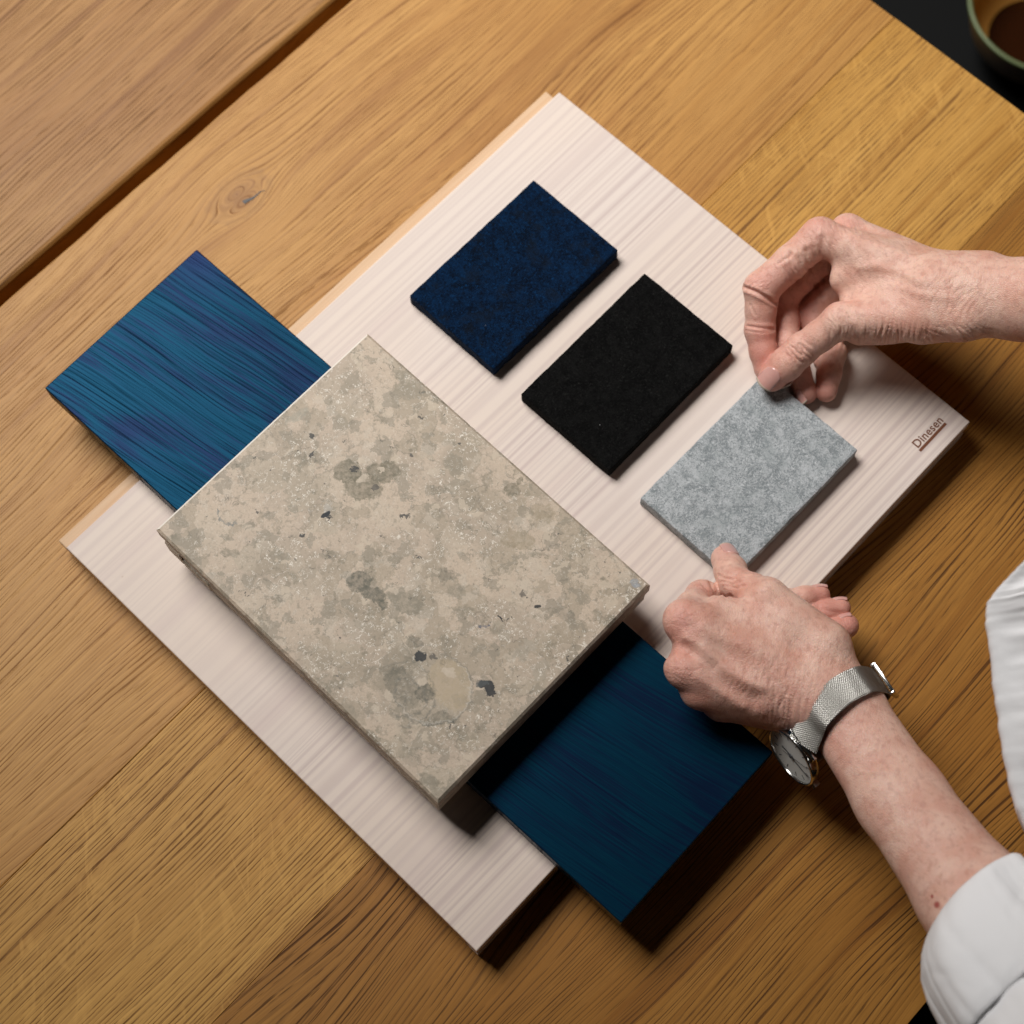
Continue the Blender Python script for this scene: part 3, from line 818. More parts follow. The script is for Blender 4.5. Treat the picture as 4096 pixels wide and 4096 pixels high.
# ---- right hand: pinches the grey felt's corner, forearm leaves to the right
def right_hand():
    pts = []
    W = RH(1430, 640, .066)
    J = dict(
        i0=RH(715, 292, .055), i1=RH(368, 602, .036), i2=RH(357, 850, .021), i3=RH(395, 1080, .0110),
        m0=RH(880, 262, .045), m1=RH(492, 655, .017), m2=RH(520, 930, .011), m3=RH(632, 1225, .0075),
        r0=RH(1020, 350, .034), r1=RH(640, 760, .009), r2=RH(790, 985, .0090), r3=RH(752, 1215, .0078),
        p0=RH(1130, 450, .026), p1=RH(790, 820, .008), p2=RH(735, 930, .0075), p3=RH(735, 1040, .0075),
        t0=RH(1310, 775, .060), t1=RH(832, 800, .050), t2=RH(603, 968, .0325), t3=RH(432, 1133, .0205))
    end = RH(2420, 640, .105)
    mid = RH(1932, 668, .078)
    allp = np.array(list(J.values()) + [end, W])
    G = Field(allp.min(0) - .042, allp.max(0) + .045, .00085)
    A = G.new()
    # forearm and wrist, flattened along the line of sight
    G.cone(A, W, mid, .0248, .0243, .006, VIEW, 1.22)
    G.cone(A, mid, end, .0243, .0300, .006, VIEW, 1.15)
    G.cone(A, RH(1700, 500, .072), RH(1420, 500, .062), .0120, .0115, .010)          # ulna side of the wrist
    G.cone(A, RH(1560, 800, .070), RH(1330, 790, .062), .0115, .0130, .010)
    # back of the hand
    G.cone(A, RH(1440, 600, .060), J['i0'], .0170, .0108, .008)
    G.cone(A, RH(1450, 560, .052), J['m0'], .0165, .0104, .008)
    G.cone(A, RH(1450, 580, .042), J['r0'], .0150, .0095, .008)
    G.cone(A, RH(1450, 620, .036), J['p0'], .0140, .0090, .008)
    # ball of the thumb and the web
    G.cone(A, J['t0'], J['t1'], .0140, .0112, .009)
    G.cone(A, RH(1180, 660, .056), RH(862, 545, .0475), .0135, .0092, .009)
    G.cone(A, RH(1100, 780, .050), RH(930, 700, .042), .0125, .0090, .009)
    G.cone(A, RH(1250, 800, .045), RH(950, 860, .040), .0125, .0085, .008)
    G.cone(A, RH(1150, 650, .030), RH(820, 820, .012), .0120, .0100, .009)
    fingers = []
    for f, r in (('i', (.0118, .0108, .0093, .0079)), ('m', (.0104, .0096, .0086, .0072)), ('r', (.0098, .0092, .0086, .0070)), ('p', (.0090, .0080, .0072, .0062))):
        F = G.new()
        c = [J[f + str(k)] for k in range(4)]
        G.chain(F, [(c[0], r[0]), ((c[0] + c[1]) / 2, r[1] * 1.02), (c[1], r[1] * 1.04), ((c[1] + c[2]) / 2, r[2] * 1.04), (c[2], r[2] * 1.03), (c[2] * .45 + c[3] * .55, r[3] * 1.10), (c[3], r[3])], .003)
        fingers.append(F)
    T = G.new()
    G.chain(T, [(J['t1'], .0112), (J['t1'] * .5 + J['t2'] * .5, .0098), (J['t2'], .0103), (J['t2'] * .5 + J['t3'] * .5, .0104), (J['t3'], .0090)], .003)
    FF = fingers[0]
    for F in fingers[1:]: FF = smin(FF, F, .0006)
    A = smin(A, FF, .005)
    A = smin(A, T, .0032)
    P, Q = G.mesh(A)
    C = []
    a = C.append
    a(([(262, 596), (350, 632), (455, 692)], .0016, .0011))
    a(([(285, 828), (350, 838), (440, 846)], .0008, .0009))
    a(([(275, 850), (350, 862), (440, 860)], .0004, .0008))
    a(([(300, 700), (330, 760)], .0003, .0008))
    for o, e in ((0, 1), (24, -.4), (58, .8), (76, -1)): a(([(522 + o + 8 * e, 955 - o * .3), (562 + o, 996 - o * .2 + 10 * e), (612 + o * 1.05, 1046 - o * .35)], .0005, .0008))
    a(([(468, 452), (520, 420), (545, 395)], .0006, .0010))
    a(([(530, 388), (552, 470), (588, 560)], .0007, .0016))
    a(([(590, 420), (612, 500), (660, 575)], .0007, .0016))
    a(([(632, 380), (648, 480), (690, 570), (728, 640)], .0010, .0017))
    a(([(672, 360), (690, 470), (722, 560)], .0006, .0016))
    a(([(735, 300), (722, 400), (735, 500), (745, 590)], .0007, .0018))
    a(([(1320, 560), (1180, 500), (1060, 470), (960, 480)], -.0012, .0032))          # tendon to the thumb
    a(([(1010, 575), (930, 570), (880, 600)], .0016, .0050))
    a(([(1280, 420), (1100, 360), (900, 300)], -.0008, .0035))
    a(([(1180, 590), (1330, 640), (1500, 660)], -.0007, .0028))
    a(([(1250, 300), (1060, 270), (960, 240)], .0006, .0030))
    red = [(700, 215, .013, .7), (880, 190, .010, .6), (340, 560, .012, .7), (350, 860, .016, .8), (380, 1060, .014, .9), (600, 960, .012, .5), (430, 1150, .010, .7),
           (780, 700, .012, .35), (640, 1240, .012, .8), (760, 1230, .012, .8), (500, 520, .012, .6), (1150, 700, .02, .25), (600, 750, .02, .8)]
    P2, blush, bvh = sculpt(P, Q, RH, C, red, [
        (1080, 880, 330, 85, 97, 3.2, .00085, 1.), (1560, 600, 230, 190, 118, 3.4, .00040, 2.), (1560, 880, 230, 60, 30, 3.0, .0006, 8.),
        (840, 300, 150, 110, 66, 1.9, .00038, 3.), (690, 300, 70, 130, 75, 1.9, .00035, 4.), (600, 480, 130, 120, 70, 2.6, .0006, 5.),
        (600, 985, 90, 90, 48, 1.5, .00055, 6.), (860, 830, 130, 110, 60, 2.4, .0004, 7.), (330, 560, 90, 90, -35, 1.5, .0004, 11.), (1150, 480, 300, 160, 60, 2.6, .00016, 12.)], (2800, 750), .6708)
    return P2, Q, blush, J

# ---- left hand: thumb on the felt's near corner, fingers folded under the palm
def left_hand():
    J = dict(
        i0=LH(352, 640, .062), i1=LH(455, 500, .032), i2=LH(590, 525, .018), i3=LH(700, 575, .0125),
        m0=LH(352, 930, .058), m1=LH(690, 575, .021), m2=LH(950, 528, .012), m3=LH(1158, 490, .0085),
        r0=LH(440, 1060, .048), r1=LH(800, 690, .012), r2=LH(1080, 606, .008), r3=LH(1278, 568, .0080),
        p0=LH(570, 1140, .038), p1=LH(920, 800, .010), p2=LH(1150, 755, .0080), p3=LH(1316, 674, .0080),
        t0=LH(1170, 800, .054), t1=LH(845, 505, .056), t2=LH(662, 420, .040), t3=LH(594, 276, .0205))
    W = LH(1295, 1175, .050)
    mid = LH(1640, 1700, .066)
    cuff = LH(2070, 2290, .086)
    end = LH(2420, 2760, .105)
    allp = np.array(list(J.values()) + [W, end])
    G = Field(allp.min(0) - .045, allp.max(0) + .045, .0009)
    A = G.new()
    nax = np.array([0, 0, 1.0]); axis = (mid - W) / np.linalg.norm(mid - W)
    nax = nax - axis * (nax @ axis); nax /= np.linalg.norm(nax)
    G.cone(A, W, mid, .0236, .0250, .008, nax, 1.28)
    G.cone(A, mid, cuff, .0250, .0292, .008, nax, 1.2)
    G.cone(A, cuff, end, .0292, .0330, .008, nax, 1.12)
    G.cone(A, LH(1180, 1080, .052), J['i0'], .0185, .0116, .010)
    G.cone(A, LH(1170, 1120, .050), J['m0'], .0180, .0105, .009)
    G.cone(A, LH(1150, 1150, .046), J['r0'], .0165, .0098, .009)
    G.cone(A, LH(1140, 1180, .040), J['p0'], .0150, .0092, .009)
    G.cone(A, W, LH(1130, 1060, .052), .0225, .0215, .008, nax, 1.25)
    G.cone(A, J['t0'], J['t1'], .0165, .0116, .009)
    G.cone(A, LH(425, 690, .060), LH(425, 890, .057), .0112, .0108, .010)
    G.cone(A, LH(430, 900, .055), LH(500, 1030, .048), .0106, .0100, .010)
    G.cone(A, LH(900, 720, .054), LH(560, 590, .054), .0145, .0100, .010)             # web muscle
    G.cone(A, LH(1000, 900, .035), LH(640, 850, .030), .0140, .0120, .010)            # palm
    G.cone(A, LH(1120, 860, .036), LH(880, 640, .034), .0140, .0110, .010)
    G.cone(A, W, LH(1160, 850, .050), .0180, .0160, .010)
    fingers = []
    for f, r in (('i', (.0116, .0097, .0084, .0070)), ('m', (.0106, .0084, .0071, .0064)), ('r', (.0098, .0084, .0073, .0066)), ('p', (.0092, .0084, .0079, .0076))):
        F = G.new()
        c = [J[f + str(k)] for k in range(4)]
        G.chain(F, [(c[0], r[0]), ((c[0] + c[1]) / 2, r[1] * 1.04), (c[1], r[1]), ((c[1] + c[2]) / 2, r[2] * 1.03), (c[2], r[2]), (c[2] * .45 + c[3] * .55, r[3] * 1.08), (c[3], r[3])], .003)
        fingers.append(F)
    T = G.new()
    G.chain(T, [(J['t1'], .0116), (J['t1'] * .5 + J['t2'] * .5, .0100), (J['t2'], .0098), (J['t2'] * .5 + J['t3'] * .5, .0097), (J['t3'], .0086)], .003)
    FF = fingers[0]
    for F in fingers[1:]: FF = smin(FF, F, .0006)
    A = smin(A, FF, .004)
    A = smin(A, T, .003)
    P, Q = G.mesh(A)
    C = []
    a = C.append
    a(([(555, 372), (620, 398), (700, 380), (745, 372)], .0006, .0008))
    a(([(575, 405), (640, 425), (720, 402)], .0006, .0008))
    a(([(600, 438), (660, 445), (740, 425)], .0004, .0008))
    a(([(505, 400), (520, 450), (560, 490), (640, 500)], .0007, .0012))
    a(([(452, 415), (488, 460), (545, 496)], .0004, .0010))
    a(([(365, 740), (440, 800), (560, 900), (690, 985), (820, 1040)], -.0016, .0034))  # vein and tendon ridge
    a(([(470, 690), (640, 760), (860, 850)], -.0008, .0045))
    a(([(400, 860), (520, 960), (650, 1050), (760, 1110)], .0014, .0045))
    a(([(360, 800), (430, 840), (520, 910)], .0008, .0030))
    a(([(262, 838), (330, 820), (400, 812)], .0008, .0040))
    a(([(440, 980), (560, 1060), (700, 1150)], -.0010, .0030))
    a(([(600, 640), (760, 660), (900, 700)], .0006, .0060))
    a(([(1400, 1540), (1500, 1548), (1570, 1540)], -.0005, .0012))          # pale scar line
    a(([(1150, 560), (1210, 585), (1290, 600)], .0005, .0012))
    red = [(300, 600, .016, .45), (330, 690, .012, .5), (300, 930, .012, .45), (590, 230, .010, .6), (450, 440, .012, .5), (1150, 490, .012, .8), (1270, 555, .012, .8), (1330, 680, .014, 1.0),
           (400, 1050, .02, .5), (900, 1230, .025, .5), (640, 400, .012, .35), (1290, 1300, .02, .35), (700, 700, .03, .15)]
    P2, blush, bvh = sculpt(P, Q, LH, C, red, [
        (960, 1090, 190, 190, 100, 2.6, .00055, 1.), (1150, 900, 240, 160, 118, 2.6, .00028, 2.), (760, 980, 220, 160, 112, 2.4, .00030, 3.),
        (420, 600, 170, 110, -8, 1.6, .00030, 4.), (330, 760, 110, 110, -30, 1.6, .00030, 5.), (650, 405, 110, 60, 8, 1.5, .00055, 6.), (340, 950, 110, 90, 10, 1.6, .0003, 7.),
        (720, 720, 320, 220, 108, 2.6, .00014, 9.), (1330, 1330, 260, 240, 120, 3.0, .00014, 10.)], (2500, 2050), .6729)
    return P2, Q, blush, J, dict(W=W, mid=mid, cuff=cuff, end=end, nax=nax, axis=axis)

RP, RQ, RB, RJ = right_hand()
LP, LQ, LB, LJ, LA = left_hand()

def skin_material():
    n = NT('skin')
    co = n.coord()
    bl = n.attr('blush')
    mot = n.noise(co, 55.0, 3.0, .6)
    mot2 = n.noise(co, 260.0, 3.0, .6)
    c = n.mix(n.sst(mot, .35, .7), (.82, .535, .425), (.72, .395, .30))
    c = n.mix(n.mul(n.sst(mot2, .46, .70), .42), c, (.50, .235, .18))
    c = n.mix(n.mul(n.m('MINIMUM', bl, 1.0), .62), c, (.62, .225, .18))
    fr = n.vor(co, 330.0); fs = n.sst(n.sep(n.vor(co, 330.0, 'F1', 1.0, 'Color'))[0], .93, .95)
    c = n.mix(n.mul(n.mul(n.m('SUBTRACT', 1.0, n.sst(fr, .10, .3)), fs), .35), c, (.36, .17, .11))
    # the two red marks on the forearm
    for (u, v, r) in ((3550 + .412 * 480, 3300 + .412 * 775, .0019), (3550 + .412 * 432, 3300 + .412 * 695, .0009)):
        p3 = mark_pt(u, v)
        d = n.vm('DISTANCE', co, tuple(p3))
        c = n.mix(n.mul(n.m('SUBTRACT', 1.0, n.sst(n.add(d, n.mul(n.sub(mot2, .5), .0012)), r * .5, r * 1.3)), .85), c, (.36, .035, .03))
    ln = n.vor(n.vm('MULTIPLY', co, (1.0, 1.0, 1.0)), 760.0, 'DISTANCE_TO_EDGE')
    ln2 = n.noise(co, 700.0, 3.0, .65, .7)
    h = n.mad(n.sst(ln, .0, .22), .5, n.mul(ln2, .8))
    nrm = n.bump(h, .55, .0005)
    return n.done(c, n.mad(mot2, .18, .34), nrm, .45, Subsurface_Weight=.22, Subsurface_Radius=(.9, .35, .18), Subsurface_Scale=.0035)

_bvh = BVHTree.FromPolygons([Vector(p) for p in LP], [tuple(map(int, f)) for f in LQ])
def mark_pt(u, v):
    t = un(u, v, 0.0); d = Vector(t - CAMC).normalized()
    h = _bvh.ray_cast(Vector(CAMC), d)
    return np.array(h[0]) if h[0] is not None else t
SKIN = skin_material()

person = empty('person', (.50, .17, -.74))
tag(person, 'person in a white shirt with rolled sleeve, placing the grey felt with both hands', 'person')
BP = np.concatenate([RP, LP]); BQ = np.concatenate([RQ, LQ + len(RP)])
body = mesh_obj('body', BP, BQ, SKIN, None, True)
body.parent = person; body.matrix_parent_inverse = Matrix.Translation((-.50, -.17, .74))
at = body.data.attributes.new('blush', 'FLOAT', 'POINT'); at.data.foreach_set('value', np.concatenate([RB, LB]).astype(np.float32))

# ---- nails: thin curved plates bedded into the fingertips
NAIL = NT('fingernail')
_c = NAIL.coord(); _f = NAIL.noise(_c, 400.0, 2.0)
NAIL = NAIL.done(NAIL.mix(_f, (.66, .37, .32), (.61, .32, .28)), .17, None, .55, Subsurface_Weight=.15, Subsurface_Radius=(.9, .35, .2), Subsurface_Scale=.002, Coat_Weight=.3)
TIP = plain('nail_tip', (.62, .50, .40), .25)
_allb = BVHTree.FromPolygons([Vector(p) for p in BP], [tuple(map(int, f)) for f in BQ])
def nail(base, tip, up, length, width, rad, off, tipcol=True, hug=True):
    """plate along base->tip, arched across; up = direction the back of the finger faces"""
    ax = (tip - base) / np.linalg.norm(tip - base)
    up = up - ax * (up @ ax); up /= np.linalg.norm(up)
    sd = np.cross(ax, up)
    V, F = [], []
    nu, nv = 12, 11
    hs = []
    for t in (0., .25, .5, .7):
        o_ = base + ax * (t * length) + up * .03
        h_ = _allb.ray_cast(Vector(o_), Vector(-up))
        hs.append(.03 - h_[3] if h_[0] is not None and h_[3] < .03 else off)
    top = max(hs)
    hs = [hs[0] - .0002, hs[1] + .0003, hs[2] + .0004, max(hs[3], hs[2] - .0005) + .0004]
    hs.append(2 * hs[3] - hs[2] - .0001)
    if not hug: hs = [off - .0004, off, off, off - .0003, off - .0012]
    for layer in (0, 1):
        for i in range(nu):
            t = i / (nu - 1)
            wv = width * (1.0 - .10 * (1 - t)) * (math.sqrt(max(0, 1 - ((t - .86) / .22) ** 2)) * .25 + .75 if t > .86 else 1.0) * (math.sqrt(max(0, 1 - ((.22 - t) / .30) ** 2)) if t < .22 else 1.0)
            for j in range(nv):
                s_ = (j / (nv - 1) * 2 - 1)
                a = s_ * wv / 2 / rad
                tt = t - .10 * s_ * s_ * (1 if t > .5 else -1) * abs(t - .5) * 2
                off_t = float(np.interp(t, (0., .25, .5, .7, 1.), hs))
                rr = rad + (0.00042 if layer else -.0004)
                V.append(base + ax * (tt * length) + up * (math.cos(a) * rr - rad + off_t) + sd * (math.sin(a) * rr))
    N1 = nu * nv
    for i in range(nu - 1):
        for j in range(nv - 1):
            q = (i * nv + j, i * nv + j + 1, (i + 1) * nv + j + 1, (i + 1) * nv + j)
            F.append(tuple(v + N1 for v in q)); F.append(q[::-1])
    rim = [j for j in range(nv)] + [i * nv + nv - 1 for i in range(1, nu)] + [(nu - 1) * nv + j for j in range(nv - 2, -1, -1)] + [i * nv for i in range(nu - 2, 0, -1)]
    for a_, b_ in zip(rim, rim[1:] + rim[:1]): F.append((a_, b_, b_ + N1, a_ + N1))
    o = mesh_obj('fingernail', V, F, NAIL, None, True)
    if tipcol:
        o.data.materials.append(TIP)
        for pl_ in o.data.polygons:
            if all((vi % N1) // nv >= nu - 2 for vi in pl_.vertices): pl_.material_index = 1
    o.parent = body
    o.matrix_parent_inverse = body.matrix_world.inverted() if False else Matrix.Identity(4)
    return o
bpy.context.view_layer.update()
BI = body.matrix_world.inverted()
def add_nail(*a, **k):
    o = nail(*a, **k); o.matrix_parent_inverse = BI; return o
toward = -VIEW
ax = RJ['t3'] - RJ['t2']; axn = ax / np.linalg.norm(ax)
upR = toward + .25 * np.array([-.72, -.1, .3])
add_nail(RJ['t3'] - axn * .0066, RJ['t3'] + axn * .01, upR, .0148, .0134, .0092, .0100)
axl = (LJ['t3'] - LJ['t2']); axl /= np.linalg.norm(axl)
add_nail(LJ['t3'] - axl * .0090, LJ['t3'] + axl * .01, toward + .30 * CAMR[0] - .25 * CAMR[1], .0138, .0120, .0082, .0090)
for f, rd in (('m', .0064), ('r', .0066), ('p', .0076)):
    a_ = LJ[f + '3'] - LJ[f + '2']; a_ /= np.linalg.norm(a_)
    add_nail(LJ[f + '3'] - a_ * .0046, LJ[f + '3'] + a_ * .01, -.9 * CAMR[1] - .05 * toward, .0100, rd * 1.5, rd, rd + .0002, tipcol=False, hug=False)
for f in ('m', 'r'):
    a_ = RJ[f + '3'] - RJ[f + '2']; a_ /= np.linalg.norm(a_)
    add_nail(RJ[f + '3'] - a_ * .0035, RJ[f + '3'] + a_ * .01, -CAMR[0] * .9 + .35 * toward, .0112, .0104, .0070, .0074)

# ------------------------------------------------------------------ wristwatch
STEEL = plain('polished_steel', (.62, .61, .59), .16, 1.0)
BRUSH = plain('brushed_steel', (.50, .49, .47), .32, 1.0)
watch = empty('wristwatch', LA['W'])
tag(watch, 'round steel wristwatch with white dial and woven mesh band, on the left wrist', 'wristwatch')
WM = Matrix.Translation(-Vector(LA['W']))
def wpart(o, par=None):
    if par is None:
        o.parent = watch; o.matrix_parent_inverse = WM
    else:
        o.parent = par; o.matrix_parent_inverse = Matrix.Identity(4)
    return o
def skin_hit(x, y):
    t = LH(x, y, 0.0); d = Vector(t - CAMC).normalized()
    h = _bvh.ray_cast(Vector(CAMC), d)
    return (np.array(h[0]), np.array(h[1])) if h[0] is not None else (None, None)
AX = LA['axis']
case_c = LH(992, 1478, .036)
M3 = CAMR[0] * .504 + CAMR[1] * .864                     # long axis of the dial as seen
G3 = -CAMR[0] * .864 + CAMR[1] * .504
COS_ = .31
nf = -VIEW * COS_ + G3 * math.sqrt(1 - COS_ ** 2); nf /= np.linalg.norm(nf)
t_ = np.cross(M3, nf)
if t_ @ G3 < 0: t_ = -t_
al = math.radians(17)
tv = t_ * math.cos(al) + M3 * math.sin(al); maj = np.cross(nf, tv)
if maj @ M3 < 0: maj = -maj
# tip the face so that it shows as a narrow ellipse
CASE_R = .0196
LP_ = LH(1062, 1376, .0560)
case_c = LP_ + tv * (CASE_R + .0035)
def frame(v):        # (along band, along forearm, outward) -> world
    return case_c + tv * v[0] + maj * v[1] + nf * v[2]
def wlathe(name, prof, mat, par=None, n=72, smooth=True):
    V, F = [], []
    for r, z in prof:
        for i in range(n):
            a = 2 * math.pi * i / n; V.append(frame((r * math.cos(a), r * math.sin(a), z)))
    for j in range(len(prof) - 1):
        for i in range(n):
            F.append((j * n + i, j * n + (i + 1) % n, (j + 1) * n + (i + 1) % n, (j + 1) * n + i))
    return wpart(mesh_obj(name, V, F, mat, None, smooth), par)
def wbox(name, a, b, w, h, z0, mat, par=None):
    """bar from a to b lying on the dial plane"""
    a = np.array(a, float); b = np.array(b, float); d = (b - a) / np.linalg.norm(b - a); p = np.array([-d[1], d[0]])
    V = [frame((*(q + s * p * w / 2), z)) for z in (z0, z0 + h) for q in (a, b) for s in (-1, 1)]
    F = [(0, 2, 3, 1), (4, 5, 7, 6), (0, 1, 5, 4), (2, 6, 7, 3), (0, 4, 6, 2), (1, 3, 7, 5)]
    return wpart(mesh_obj(name, V, F, mat), par)
R0 = CASE_R
case = wlathe('case', [(0, -.0045), (R0 * .86, -.0045), (R0 * .95, -.0036), (R0, -.0018), (R0, .0012), (R0 * .985, .0022), (R0 * .955, .0027), (R0 * .935, .0026), (R0 * .925, .0014), (R0 * .92, .0008)], STEEL)
dialm = NT('white_dial'); dialm = dialm.done((.80, .79, .74), .45)
dial = wlathe('dial', [(0, .0010), (R0 * .5, .0010), (R0 * .921, .0010)], dialm)
INK = plain('black_print', (.012, .012, .016), .4)
for k in range(12):
    a = 2 * math.pi * k / 12 + .13; c_, s_ = math.cos(a), math.sin(a)
    wbox('hour_mark', (.0128 * c_, .0128 * s_), (.0160 * c_, .0160 * s_), .00055, .0001, .00105, INK, dial)
V, F = [], []
for k in range(60):
    if k % 5 == 0: continue
    a = 2 * math.pi * k / 60 + .13; c_, s_ = math.cos(a), math.sin(a); b0 = len(V)
    for r_, sd in ((.0160, -1), (.0168, -1), (.0168, 1), (.0160, 1)):
        V.append(frame((r_ * c_ - sd * .00011 * s_, r_ * s_ + sd * .00011 * c_, .00112)))
    F.append((b0, b0 + 1, b0 + 2, b0 + 3))
wpart(mesh_obj('minute_track', V, F, INK), dial)
def dir2(x, y):      # direction on the dial toward a point of the close view
    t = LH(x, y, .04) - case_c; return np.array([t @ tv, t @ maj]) / (np.hypot(t @ tv, t @ maj) + 1e-9)
hd, md = np.array([.25, -.97]), np.array([-.14, .99])
wbox('hour_hand', -hd * .0025, hd * .0085, .0011, .0002, .00125, INK)
wbox('minute_hand', -md * .0030, md * .0150, .0008, .0002, .0016, INK)
wbox('second_hand', np.array([.004, -.006]), np.array([-.0095, .0115]), .0003, .00012, .0019, INK)
wlathe('hub', [(.0, .0023), (.0011, .0023), (.0012, .0012)], INK, None, 20)
cry = NT('watch_crystal'); cry = cry.done((1, 1, 1), .03, None, .5, Alpha=.06, IOR=1.5)
wlathe('crystal', [(0, .0033), (R0 * .5, .0031), (R0 * .85, .0027), (R0 * .93, .0024)], cry)
crown = wbox('crown', (0.0, R0 - .0004), (0.0, R0 + .0026), .0042, .0036, -.0022, BRUSH)

def prism(name, c, u, v, w_, su, sv, sw, mat, par=None, bev=.0003):
    bm = box_bm(-su / 2, su / 2, -sv / 2, sv / 2, -sw / 2, sw / 2, bev, 2)
    m = Matrix(((u[0], v[0], w_[0], c[0]), (u[1], v[1], w_[1], c[1]), (u[2], v[2], w_[2], c[2]), (0, 0, 0, 1)))
    bm.transform(m)
    return wpart(bm_obj(name, bm, mat, None, True), par)
# two lugs with a spring bar at each end of the case
for sgn in (-1, 1):
    e = frame((sgn * (R0 + .0030), 0, .0006)) if sgn < 0 else frame((R0 - .0002, 0, -.0040))
    prism('spring_bar', e, tv, maj, nf, .0020, .0215, .0022, STEEL, case)
    for s2 in (-1, 1):
        prism('lug', frame((sgn * (R0 - (.0002 if sgn < 0 else .003)), s2 * .0100, .0002 if sgn < 0 else -.0036)), tv, maj, nf, .0078, .0022, .0028, STEEL, case)

# band: follows the skin over the wrist, then closes underneath
pts = [frame((-(R0 + .0035), 0, .0006))]
nrm_ = [nf]
for x, y in ((1112, 1268), (1150, 1190), (1212, 1122), (1285, 1062), (1362, 1020), (1432, 998), (1480, 992)):
    p, nn = skin_hit(x, y)
    if p is not None: pts.append(p + nn * .0014)
ctr = LA['W'] - np.array([0, 0, .002])
under = []
far = frame((R0 - .0005, 0, -.0050))
for x, y, z in ((1522, 1008, .046), (1512, 1046, .036), (1455, 1110, .0285), (1370, 1185, .0265), (1270, 1265, .0262), (1170, 1360, .0235)):
    pts.append(LH(x, y, z))
pts.append(far)
P3 = np.array(pts)
def cat3(p, n):
    p = np.vstack([2 * p[0] - p[1], p, 2 * p[-1] - p[-2]]); out = []
    for i in range(1, len(p) - 2):
        for k in range(n):
            t = k / n
            out.append(.5 * ((2 * p[i]) + (-p[i - 1] + p[i + 1]) * t + (2 * p[i - 1] - 5 * p[i] + 4 * p[i + 1] - p[i + 2]) * t * t + (-p[i - 1] + 3 * p[i] - 3 * p[i + 1] + p[i + 2]) * t ** 3))
    out.append(p[-2]); return np.array(out)
fine_ = cat3(P3, 60)
for _ in range(60): fine_[1:-1] = fine_[1:-1] * .5 + (fine_[:-2] + fine_[2:]) * .25
seg = np.r_[0, np.cumsum(np.linalg.norm(np.diff(fine_, axis=0), axis=1))]
PITCH = .00030
nu_ = int(seg[-1] / PITCH)
us = np.linspace(0, seg[-1], nu_)
path = np.stack([np.interp(us, seg, fine_[:, i]) for i in range(3)], 1)
tan = np.gradient(path, axis=0); tan /= np.linalg.norm(tan, axis=1)[:, None]
# width direction turns from the case's own axis to the forearm's axis
mj = maj if maj @ AX > 0 else -maj
wdir = np.array([mj * (1 - f) + AX * f for f in np.clip(np.minimum(us / .02, (seg[-1] - us) / .02), 0, 1)])
wdir -= tan * np.sum(wdir * tan, axis=1)[:, None]; wdir /= np.linalg.norm(wdir, axis=1)[:, None]
nor = np.cross(tan, wdir); nor /= np.linalg.norm(nor, axis=1)[:, None]
if np.mean(np.sum(nor * (path - ctr), axis=1)) < 0: nor = -nor
nv_ = 61; BW = .0182
V, F = [], []
for lay in (0, 1):
    for i in range(nu_):
        for j in range(nv_):
            s_ = (j / (nv_ - 1) - .5) * BW
            if lay == 0: hgt = .0008 + .00042 * math.cos(math.pi * i / 2.5) * math.cos(math.pi * j / 2.5 + .2 * math.pi)
            else: hgt = -.0006
            if j in (0, nv_ - 1): hgt *= .3
            V.append(path[i] + wdir[i] * s_ + nor[i] * hgt)
NN = nu_ * nv_
for i in range(nu_ - 1):
    for j in range(nv_ - 1):
        q = (i * nv_ + j, i * nv_ + j + 1, (i + 1) * nv_ + j + 1, (i + 1) * nv_ + j)
        F.append(q); F.append(tuple(v + NN for v in q[::-1]))
    for j in (0, nv_ - 1):
        F.append((i * nv_ + j, (i + 1) * nv_ + j, (i + 1) * nv_ + j + NN, i * nv_ + j + NN))
MESHM = NT('woven_steel'); MESHM = MESHM.done((.47, .455, .42), .36, None, .5, 1.0)
band = wpart(mesh_obj('mesh_band', V, F, MESHM, None, True))
# clasp at the outer side of the wrist
ci = int(np.argmin(np.linalg.norm(path - LH(1520, 1008, .046), axis=1)))
cp, ct, cw, cn = path[ci], tan[ci], wdir[ci], nor[ci]
clasp = prism('clasp', cp + cn * .0022 + ct * .0052, ct, cw, cn, .0085, .0198, .0014, BRUSH)
prism('clasp_bar', cp + cn * .0030 - ct * .0042, ct, cw, cn, .0017, .0212, .0022, STEEL, clasp)
for s2 in (-1, 1):
    prism('clasp_side', cp + cn * .0022 + ct * .0016 + cw * s2 * .0100, ct, cw, cn, .0142, .0014, .0030, STEEL, clasp)
    prism('clasp_side', cp + cn * .0018 + ct * .0105 + cw * s2 * .0080, ct, cw, cn, .0050, .0040, .0018, BRUSH, clasp)

